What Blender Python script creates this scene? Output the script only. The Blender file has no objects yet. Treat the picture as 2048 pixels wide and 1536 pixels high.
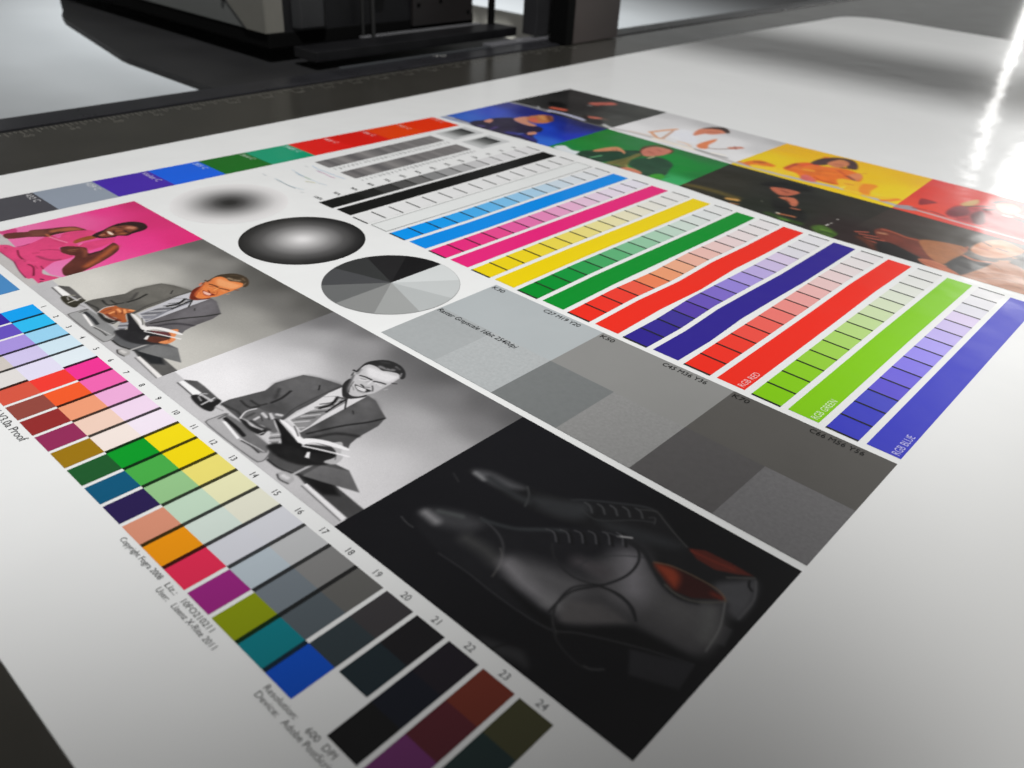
import bpy, math
import numpy as np
from mathutils import Matrix, Vector

S = 0.0005                      # one layout unit of the print = half a millimetre
scn = bpy.context.scene
COL = scn.collection

# ------------------------------------------------------------------ camera
R = ((0.73593803, 0.67510729, 0.05123829),
     (0.39040483, -0.36131475, -0.84677962),
     (-0.55315395, 0.643181, -0.52947041))          # rows: picture right, picture down, viewing direction
CAM = Vector((527.703, -638.021, 562.328))
cd = bpy.data.cameras.new('camera'); cam = bpy.data.objects.new('camera', cd); COL.objects.link(cam)
rt, dn, fw = (Vector(r) for r in R)
m3 = Matrix((rt, -dn, -fw)).transposed()
cam.matrix_world = Matrix.Translation(CAM * S) @ m3.to_4x4()
cd.sensor_width = 36.0; cd.lens = 1662.37 / 2048 * 36.0
cd.clip_start = 0.02; cd.clip_end = 200
cd.dof.use_dof = True; cd.dof.focus_distance = 0.55; cd.dof.aperture_fstop = 9.0
scn.camera = cam

# ------------------------------------------------------------------ world and lamps
w = bpy.data.worlds.new('World'); scn.world = w; w.use_nodes = True
nt = w.node_tree; nt.nodes.clear()
out = nt.nodes.new('ShaderNodeOutputWorld'); bg = nt.nodes.new('ShaderNodeBackground')
tc = nt.nodes.new('ShaderNodeTexCoord'); sep = nt.nodes.new('ShaderNodeSeparateXYZ'); ramp = nt.nodes.new('ShaderNodeValToRGB')
nt.links.new(tc.outputs['Generated'], sep.inputs[0]); nt.links.new(sep.outputs['Z'], ramp.inputs[0])
# pale room walls low down, brighter upper windows band, dim ceiling overhead
els = [(0.0, (.33, .34, .335)), (0.165, (.36, .365, .36)), (0.225, (.04, .04, .042)), (0.55, (.02, .02, .021)), (0.80, (.085, .081, .078)), (1.0, (.10, .096, .092))]
while len(ramp.color_ramp.elements) < len(els): ramp.color_ramp.elements.new(.5)
for e, (p, c) in zip(ramp.color_ramp.elements, els): e.position = p; e.color = c + (1,)
nt.links.new(ramp.outputs[0], bg.inputs[0]); bg.inputs[1].default_value = 1.0
nt.links.new(bg.outputs[0], out.inputs[0])

def lamp(name, kind, loc, target, energy, color=(1, 1, 1), **kw):
    d = bpy.data.lights.new(name, kind); o = bpy.data.objects.new(name, d); COL.objects.link(o)
    l = Vector(loc) * S; t = Vector(target) * S
    o.location = l; o.rotation_euler = (t - l).to_track_quat('-Z', 'Y').to_euler()
    d.energy = energy; d.color = color
    for k, v in kw.items(): setattr(d, k, v)
    return o
# soft overhead lamp whose cone ends towards the near corner of the board
lamp('ceiling_spot', 'SPOT', (1701, -1232, 7000), (-4256, 1948, 0), 635.0, (1, .998, .99), spot_size=math.radians(63.4), spot_blend=.30, shadow_soft_size=.12)
lamp('fill_spot_small', 'SPOT', (626, -956, 6000), (1091, 482, 0), 215.0, (1, .99, .97), spot_size=math.radians(18.4), spot_blend=.6, shadow_soft_size=.08)  # added fill spot that lifts the right side of the board
lamp('floor_fill', 'SPOT', (-10500, 8000, 6000), (-10500, 8001, -1500), 1120.0, (.96, .985, 1), spot_size=math.radians(104), spot_blend=.8, shadow_soft_size=.3)  # added spot standing for window light on the floor, no fixture there
# the tall window gap and the large window at the far end of the room, seen as reflections
lamp('window_gap_light', 'AREA', (-1605, 9000, 1150), (-1605, 0, 1150), .55, (1, .99, .96), shape='RECTANGLE', size=85 * S, size_y=1750 * S)
lamp('window_light', 'AREA', (650, 9000, 2250), (650, 0, 1100), 20.0, (1, .99, .96), shape='RECTANGLE', size=4000 * S, size_y=1100 * S)

vs = scn.view_settings
vs.view_transform = 'Standard'; vs.look = 'None'; vs.exposure = 0; vs.gamma = 1; vs.use_curve_mapping = False
scn.render.engine = 'CYCLES'

# ------------------------------------------------------------------ helpers
def lin(v):
    v /= 255.0
    return v / 12.92 if v <= .04045 else ((v + .055) / 1.055) ** 2.4
def alb(c, white=(226, 228, 228)):
    """paint colour from the tone seen on the print next to white paper of the given tone"""
    return tuple(max(.0025, min(.86, lin(a) / lin(b) * .80 - .004)) for a, b in zip(c, white))

def mesh_obj(name, verts, faces, mat, parent=None, z=None):
    me = bpy.data.meshes.new(name)
    me.from_pydata([(v[0] * S, v[1] * S, (v[2] if z is None else z) * S) for v in verts], [], faces)
    me.update()
    for m in (mat if isinstance(mat, (list, tuple)) else [mat]): me.materials.append(m)
    o = bpy.data.objects.new(name, me); COL.objects.link(o)
    if parent: o.parent = parent
    return o

def tag(o, label=None, cat=None, group=None, kind=None):
    if label: o['label'] = label
    if cat: o['category'] = cat
    if group: o['group'] = group
    if kind: o['kind'] = kind
    return o
def empty(name, loc):
    o = bpy.data.objects.new(name, None); o.location = Vector(loc) * S; COL.objects.link(o); return o

class MB:
    """collects boxes, plates and prisms into one mesh"""
    def __init__(s): s.v = []; s.f = []; s.m = []
    def quad(s, a, b, c, d, m=0):
        n = len(s.v); s.v += [a, b, c, d]; s.f.append((n, n+1, n+2, n+3)); s.m.append(m)
    def rect(s, x0, y0, x1, y1, m=0): s.quad((x0, y0, 0), (x1, y0, 0), (x1, y1, 0), (x0, y1, 0), m)
    def line(s, x0, y0, x1, y1, w, m=0):
        dx, dy = x1-x0, y1-y0; l = math.hypot(dx, dy) or 1; nx, ny = -dy/l*w/2, dx/l*w/2
        s.quad((x0-nx, y0-ny, 0), (x1-nx, y1-ny, 0), (x1+nx, y1+ny, 0), (x0+nx, y0+ny, 0), m)
    def box(s, x0, x1, y0, y1, z0, z1):
        n = len(s.v)
        s.v += [(x, y, z) for z in (z0, z1) for x, y in ((x0, y0), (x1, y0), (x1, y1), (x0, y1))]
        for q in ((3,2,1,0), (4,5,6,7), (0,1,5,4), (1,2,6,5), (2,3,7,6), (3,0,4,7)): s.f.append(tuple(n+i for i in q)); s.m.append(0)
    def prism(s, pts, z0, z1):
        n = len(s.v); k = len(pts)
        s.v += [(x, y, z0) for x, y in pts] + [(x, y, z1) for x, y in pts]
        s.f.append(tuple(n+k+i for i in range(k))); s.m.append(0)
        s.f.append(tuple(n+k-1-i for i in range(k))); s.m.append(0)
        for i in range(k):
            j = (i+1) % k; s.f.append((n+i, n+j, n+k+j, n+k+i)); s.m.append(0)
    def disc(s, cx, cy, r, a0=0, a1=360, seg=96, m=0):
        n = len(s.v); k = max(3, int(seg*(a1-a0)/360)); full = abs(a1-a0-360) < 1e-6
        pts = [(cx + r*math.cos(math.radians(a0+(a1-a0)*i/k)), cy + r*math.sin(math.radians(a0+(a1-a0)*i/k)), 0) for i in range(k + (0 if full else 1))]
        s.v += ([] if full else [(cx, cy, 0)]) + pts
        s.f.append(tuple(range(n, len(s.v)))); s.m.append(m)
    def cyl(s, cx, cy, r, z0, z1, seg=24, ax='z'):
        n = len(s.v)
        for z in (z0, z1):
            for i in range(seg):
                a = 2*math.pi*i/seg; u, v = r*math.cos(a), r*math.sin(a)
                s.v.append((cx+u, cy+v, z) if ax == 'z' else (z, cx+u, cy+v) if ax == 'x' else (cx+u, z, cy+v))
        s.f.append(tuple(n+seg+i for i in range(seg))); s.m.append(0); s.f.append(tuple(n+seg-1-i for i in range(seg))); s.m.append(0)
        for i in range(seg):
            j = (i+1) % seg; s.f.append((n+i, n+j, n+seg+j, n+seg+i)); s.m.append(0)
    def build(s, name, mat, parent=None, z=None, bevel=0):
        o = mesh_obj(name, s.v, s.f, mat, parent, z)
        for p, m in zip(o.data.polygons, s.m): p.material_index = m
        if bevel:
            b = o.modifiers.new('bevel', 'BEVEL'); b.width = bevel*S; b.segments = 3; b.limit_method = 'ANGLE'
        return o

# ------------------------------------------------------------------ materials
def surface_group():
    """gloss of the board: smooth lacquer with a faint unevenness"""
    g = bpy.data.node_groups.new('board_surface', 'ShaderNodeTree')
    g.interface.new_socket('Color', in_out='INPUT', socket_type='NodeSocketColor')
    g.interface.new_socket('Roughness', in_out='INPUT', socket_type='NodeSocketFloat')
    g.interface.new_socket('Shader', in_out='OUTPUT', socket_type='NodeSocketShader')
    N = g.nodes; L = g.links
    i = N.new('NodeGroupInput'); o = N.new('NodeGroupOutput'); b = N.new('ShaderNodeBsdfPrincipled')
    t = N.new('ShaderNodeTexCoord')
    geo = N.new('ShaderNodeNewGeometry')
    n1 = N.new('ShaderNodeTexNoise'); n1.inputs['Scale'].default_value = 16; n1.inputs['Detail'].default_value = 2.5
    n2 = N.new('ShaderNodeTexNoise'); n2.inputs['Scale'].default_value = 2600; n2.inputs['Detail'].default_value = 1
    n3 = N.new('ShaderNodeTexNoise'); n3.inputs['Scale'].default_value = 9; n3.inputs['Detail'].default_value = 4
    for n in (n1, n2, n3): L.new(geo.outputs['Position'], n.inputs['Vector'])
    bp = N.new('ShaderNodeBump'); bp.inputs['Strength'].default_value = 1.0; bp.inputs['Distance'].default_value = 0.0010
    L.new(n1.outputs['Fac'], bp.inputs['Height'])
    bp2 = N.new('ShaderNodeBump'); bp2.inputs['Strength'].default_value = .06; bp2.inputs['Distance'].default_value = 0.00008
    L.new(n2.outputs['Fac'], bp2.inputs['Height']); L.new(bp.outputs[0], bp2.inputs['Normal'])
    mr = N.new('ShaderNodeMapRange'); mr.inputs['To Min'].default_value = .972; mr.inputs['To Max'].default_value = 1.02
    L.new(n3.outputs['Fac'], mr.inputs['Value'])
    mx = N.new('ShaderNodeMix'); mx.data_type = 'RGBA'; mx.blend_type = 'MULTIPLY'; mx.inputs['Factor'].default_value = 1
    L.new(i.outputs['Color'], mx.inputs['A']); L.new(mr.outputs[0], mx.inputs['B'])
    L.new(mx.outputs['Result'], b.inputs['Base Color']); L.new(i.outputs['Roughness'], b.inputs['Roughness'])
    b.inputs['IOR'].default_value = 1.45; b.inputs['Coat Weight'].default_value = .45; b.inputs['Coat Roughness'].default_value = .11; b.inputs['Coat IOR'].default_value = 1.5; L.new(bp2.outputs[0], b.inputs['Coat Normal'])
    L.new(bp2.outputs[0], b.inputs['Normal']); L.new(b.outputs[0], o.inputs[0])
    return g
SG = surface_group()
def board_mat(name, color=None, attr=None, rough=.33, hook=None):
    m = bpy.data.materials.new(name); m.use_nodes = True; t = m.node_tree; t.nodes.clear()
    o = t.nodes.new('ShaderNodeOutputMaterial'); g = t.nodes.new('ShaderNodeGroup'); g.node_tree = SG
    g.inputs['Roughness'].default_value = rough
    if color: g.inputs['Color'].default_value = tuple(color) + (1,)
    if attr:
        a = t.nodes.new('ShaderNodeVertexColor'); a.layer_name = attr; t.links.new(a.outputs[0], g.inputs['Color'])
    if hook: t.links.new(hook(t), g.inputs['Color'])
    t.links.new(g.outputs[0], o.inputs[0]); return m
INK = {}
def ink(c, white=(226, 228, 228)):
    k = (c, white)
    if k not in INK: INK[k] = board_mat('ink', alb(c, white))
    return INK[k]
PAINTED = board_mat('printed_photo_ink', attr='print')
PAPER = board_mat('white_board', (.80, .805, .80))

def plain(name, color, rough=.5, metal=0, noise=0, scale=30, bump=0, spec=.5):
    m = bpy.data.materials.new(name); m.use_nodes = True; t = m.node_tree; b = t.nodes['Principled BSDF']
    b.inputs['Base Color'].default_value = tuple(color) + (1,); b.inputs['Roughness'].default_value = rough; b.inputs['Metallic'].default_value = metal
    b.inputs['Specular IOR Level'].default_value = spec
    if noise or bump:
        geo = t.nodes.new('ShaderNodeNewGeometry'); n = t.nodes.new('ShaderNodeTexNoise'); n.inputs['Scale'].default_value = scale; n.inputs['Detail'].default_value = 6
        t.links.new(geo.outputs['Position'], n.inputs['Vector'])
        if noise:
            r = t.nodes.new('ShaderNodeValToRGB'); r.color_ramp.elements[0].position = .3; r.color_ramp.elements[1].position = .7
            r.color_ramp.elements[0].color = tuple(c*(1-noise) for c in color) + (1,); r.color_ramp.elements[1].color = tuple(c*(1+noise) for c in color) + (1,)
            t.links.new(n.outputs['Fac'], r.inputs[0]); t.links.new(r.outputs[0], b.inputs['Base Color'])
            q = t.nodes.new('ShaderNodeMapRange'); q.inputs['To Min'].default_value = rough*.85; q.inputs['To Max'].default_value = rough*1.2
            t.links.new(n.outputs['Fac'], q.inputs['Value']); t.links.new(q.outputs[0], b.inputs['Roughness'])
        if bump:
            bb = t.nodes.new('ShaderNodeBump'); bb.inputs['Strength'].default_value = bump; bb.inputs['Distance'].default_value = .0005
            t.links.new(n.outputs['Fac'], bb.inputs['Height']); t.links.new(bb.outputs[0], b.inputs['Normal'])
    return m

# ------------------------------------------------------------------ the setting
FLOOR = plain('floor_grey', (.50, .52, .53), .45, noise=.03, scale=2)
fl = MB(); fl.box(-40000, 16000, -12000, 40000, -1560, -1500)
tag(fl.build('floor', FLOOR), kind='structure')
mb = MB(); mb.box(-14000, 9000, 530, 850, 3500, 3620)
tag(mb.build('shadow_blocker', plain('blocker_grey', (.06, .06, .06), .6)), kind='structure')  # unseen blocker added to throw the soft dark band across the board

# ------------------------------------------------------------------ printing table
TZ = -6
table = empty('printing_table', (0, 0, TZ)); tag(table, 'dark grey flatbed printing table under the white board', 'table')
def child(o, p=table):
    o.parent = p; o.matrix_parent_inverse = Matrix.Translation(-p.location); return o
TOP = plain('table_top_grey', (.036, .034, .029), .19, noise=.10, scale=14, bump=.03)
mb = MB(); mb.box(-1562, 4200, -3500, 9000, TZ-60, TZ); child(mb.build('table_top', TOP))
RUB = plain('rail_black', (.018, .018, .021), .28, noise=.15, scale=25)
mb = MB(); mb.box(-1672, -1576, -3500, 9000, TZ-90, TZ+3); child(mb.build('edge_rail', RUB, bevel=3))
mb = MB(); mb.box(-1576, -1562, -3500, 9000, TZ-80, TZ-30); child(mb.build('edge_groove', plain('groove_black', (.004, .004, .004), .6)))
mb = MB()
for i in range(0, 330):
    y = -1400 + i*11.3
    mb.rect(-1556, y, -1556 + (34 if i % 3 == 0 else 17), y+2.6)
child(mb.build('ruler_marks', plain('ruler_grey', (.115, .11, .095), .4), z=TZ+.3))
def text_obj(name, body, x, y, size, rot, mat, parent, z=.6, align='LEFT', sx=1.0, shear=0, bold=0, W=None):
    cu = bpy.data.curves.new(name, 'FONT'); cu.body = body; cu.size = size*S; cu.align_x = align; cu.shear = shear; cu.resolution_u = 3; cu.offset = size*S*bold
    tmp = bpy.data.objects.new(name, cu); me = bpy.data.meshes.new_from_object(tmp); bpy.data.objects.remove(tmp); bpy.data.curves.remove(cu)
    if W:
        xs = [v.co.x for v in me.vertices]; sx = W*S/(max(xs)-min(xs))
    M = Matrix.Translation((x*S, y*S, z*S)) @ Matrix.Rotation(math.radians(rot), 4, 'Z') @ Matrix.Diagonal((sx, 1, 1, 1))
    me.transform(M); me.materials.clear(); me.materials.append(mat); me.name = name
    o = bpy.data.objects.new(name, me); COL.objects.link(o)
    if parent: o.parent = parent
    return o
def join(name, objs, mat, parent):
    vs_, fs = [], []
    for o in objs:
        n = len(vs_); vs_ += [tuple(v.co / S) for v in o.data.vertices]; fs += [tuple(n+i for i in p.vertices) for p in o.data.polygons]
        bpy.data.objects.remove(o)
    return mesh_obj(name, vs_, fs, mat, parent)
RM = bpy.data.materials['ruler_grey']
for i in range(0, 34): child(text_obj('ruler_number', str(4*(6+i)), -1500, -1400+33.9*3*i-8, 24, 90, RM, None, z=TZ+.3))
LM = plain('mark_white', (.45, .45, .43), .5)
child(text_obj('rail_lettering', 'Ver', -1650, 1395, 34, 78, LM, None, z=TZ+3.5))

# ------------------------------------------------------------------ printer carriage beside the table
BLK = plain('carriage_black', (.006, .006, .007), .42, noise=.3, scale=20, spec=.35)
BLK2 = plain('bracket_black', (.022, .0225, .024), .38, noise=.15, scale=18)
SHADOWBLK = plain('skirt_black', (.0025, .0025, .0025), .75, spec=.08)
CREAM = plain('cover_cream', (.165, .16, .14), .42, noise=.05, scale=12)
CREAM2 = plain('cover_side_grey', (.125, .13, .125), .42, noise=.05, scale=12)
car = empty('printer_carriage', (-1950, 950, 0)); tag(car, 'black and cream print carriage standing beside the table rail', 'printer carriage')
def cchild(o): return child(o, car)
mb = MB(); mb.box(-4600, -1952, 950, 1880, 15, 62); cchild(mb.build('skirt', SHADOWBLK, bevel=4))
mb = MB(); mb.prism([(-4600, 946), (-2062, 946), (-2062, 1700), (-4600, 1700)], 62, 900); c1 = cchild(mb.build('cover', CREAM2, bevel=3))
pts = [(-2062, 64), (-1953, 64), (-1953, 900), (-3300, 900)]; mb = MB(); n = 4
mb.v = [(x, 941, z) for x, z in pts] + [(x, 945, z) for x, z in pts] + []
mb.f = [(0, 1, 2, 3), (7, 6, 5, 4)] + [(i, (i+1) % 4 + 4, (i+1) % 4)[:1] + (i+4, (i+1) % 4+4, (i+1) % 4) for i in range(4)]; mb.m = [0]*len(mb.f)
cchild(mb.build('corner_cover', CREAM))
mb = MB(); mb.box(-2062, -1952.5, 945.5, 1010, 64, 900); cchild(mb.build('corner_side', CREAM))
mb = MB(); mb.cyl(-2190, 140, 9, 938, 947, ax='y'); cchild(mb.build('screw', BLK))
mb = MB(); mb.box(-2700, -1955, 1012, 1868, 18, 900); cchild(mb.build('body', BLK, bevel=5))
mb = MB(); mb.prism([(-1954, 1040), (-1925, 1060), (-1925, 1150), (-1954, 1180)], 70, 800); cchild(mb.build('cable_guide', BLK2, bevel=6))
mb = MB(); mb.box(-1953, -1938, 1555, 1860, 40, 700); cchild(mb.build('side_plate', plain('side_plate_black', (.016, .014, .014), .35), bevel=2))
for y, z in ((1580, 110), (1690, 118), (1800, 135), (1835, 70), (1590, 230), (1800, 240)):
    mb = MB(); mb.cyl(y, z, 8, -1938.5, -1936, ax='x'); cchild(mb.build('bolt', SHADOWBLK))
mb = MB(); mb.cyl(-1900, 1335, 7, 0, 900); cchild(mb.build('guide_rod', plain('rod_grey', (.016, .016, .016), .4)))
mb = MB(); mb.cyl(-1925, 1310, 5, 0, 900); cchild(mb.build('guide_rod', bpy.data.materials['rod_grey']))
mb = MB(); mb.prism([(-1952, 1350), (-1925, 1370), (-1925, 1400), (-1952, 1440)], 150, 600); cchild(mb.build('bracket', BLK2, bevel=4))
mb = MB(); mb.box(-1905, -1785, 1008, 1952, TZ+2, 28); cchild(mb.build('base_rail', BLK, bevel=3))
mb = MB(); mb.box(-1935, -1906, 1300, 1880, 8, 30); cchild(mb.build('base_rail_highlight', plain('strip_grey', (.12, .12, .125), .25), bevel=2))  # highlight lines along the base rail, made as a light grey strip
mb = MB(); mb.cyl(-1890, 1915, 14, 24, 1200); cchild(mb.build('upright_rod', SHADOWBLK))
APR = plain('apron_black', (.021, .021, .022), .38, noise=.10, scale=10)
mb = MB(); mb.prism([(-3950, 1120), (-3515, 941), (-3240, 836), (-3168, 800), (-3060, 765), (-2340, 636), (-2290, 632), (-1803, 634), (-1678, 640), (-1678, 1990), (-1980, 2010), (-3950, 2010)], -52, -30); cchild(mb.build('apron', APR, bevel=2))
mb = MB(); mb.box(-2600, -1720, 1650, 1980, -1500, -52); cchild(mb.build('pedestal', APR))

mb = MB(); mb.box(-1690, -1677, 1020, 1690, TZ, TZ+5); cchild(mb.build('rail_highlight', plain('rail_highlight_grey', (.06, .065, .07), .25)))  # reflected line on the rail, built as a thin blue-grey strip
gp = empty('gantry_column', (-1600, 2130, 0)); tag(gp, 'brown-black rectangular gantry column standing on the table edge', 'column')
def gchild(o): return child(o, gp)
mb = MB(); mb.box(-1618, -1546, 2006, 2288, TZ+3, 1500); gchild(mb.build('column_body', plain('column_brown', (.060, .048, .045), .42, noise=.06, scale=8), bevel=2))
mb = MB(); mb.box(-1622, -1544, 1960, 2004, TZ+3, 1500); gchild(mb.build('shaded_face', SHADOWBLK, bevel=2))  # column's front face in shade, its shadow put in as a near-black strip
mb = MB(); mb.box(-1760, -1690, 1955, 2300, 8, 1500)
ip = tag(mb.build('side_panel', plain('panel_blueblack', (.022, .022, .024), .45, noise=.08, scale=8), bevel=2), 'narrow blue-black upright panel left of the brown-black column', 'panel')
mb = MB(); mb.box(-1725, -1676, 1700, 2400, TZ-6, TZ+8)
tag(mb.build('highlight_strip', plain('highlight_strip_grey', (.13, .13, .14), .3), bevel=2), 'thin grey strip standing for the rail highlight under the upright panel', 'strip')  # highlight along the rail, given the shape of a grey strip
mb = MB(); mb.box(-2900, -1740, 2150, 2700, -330, -62)
tag(mb.build('grey_cabinet', plain('cabinet_grey', (.72, .715, .64), .5, noise=.04, scale=6), bevel=6), 'low olive-grey cabinet seen between the carriage and the columns', 'cabinet')

# ------------------------------------------------------------------ the white board
def board_outline():
    pts = [(-1246, -566), (-1258, 200), (-1268, 734), (-1284, 1325), (-1300, 2013), (-1302, 2900), (-1285, 3560)]
    cx, cy, r = -1085, 3745, 200
    for i in range(0, 13):
        a = math.radians(180 - i*7.6); pts.append((cx + r*math.cos(a), cy + r*math.sin(a)*1.05))
    pts += [(-448, 3889), (900, 3760), (3200, 3560), (3200, -566)]
    return pts
mb = MB(); mb.prism(board_outline()[::-1], -5.6, 0)
board = mb.build('printed_board', PAPER); tag(board, 'large white glossy board printed with colour bars, photos and patches', 'printed board')
Z1, Z2, Z3 = .30, .55, .80

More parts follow.
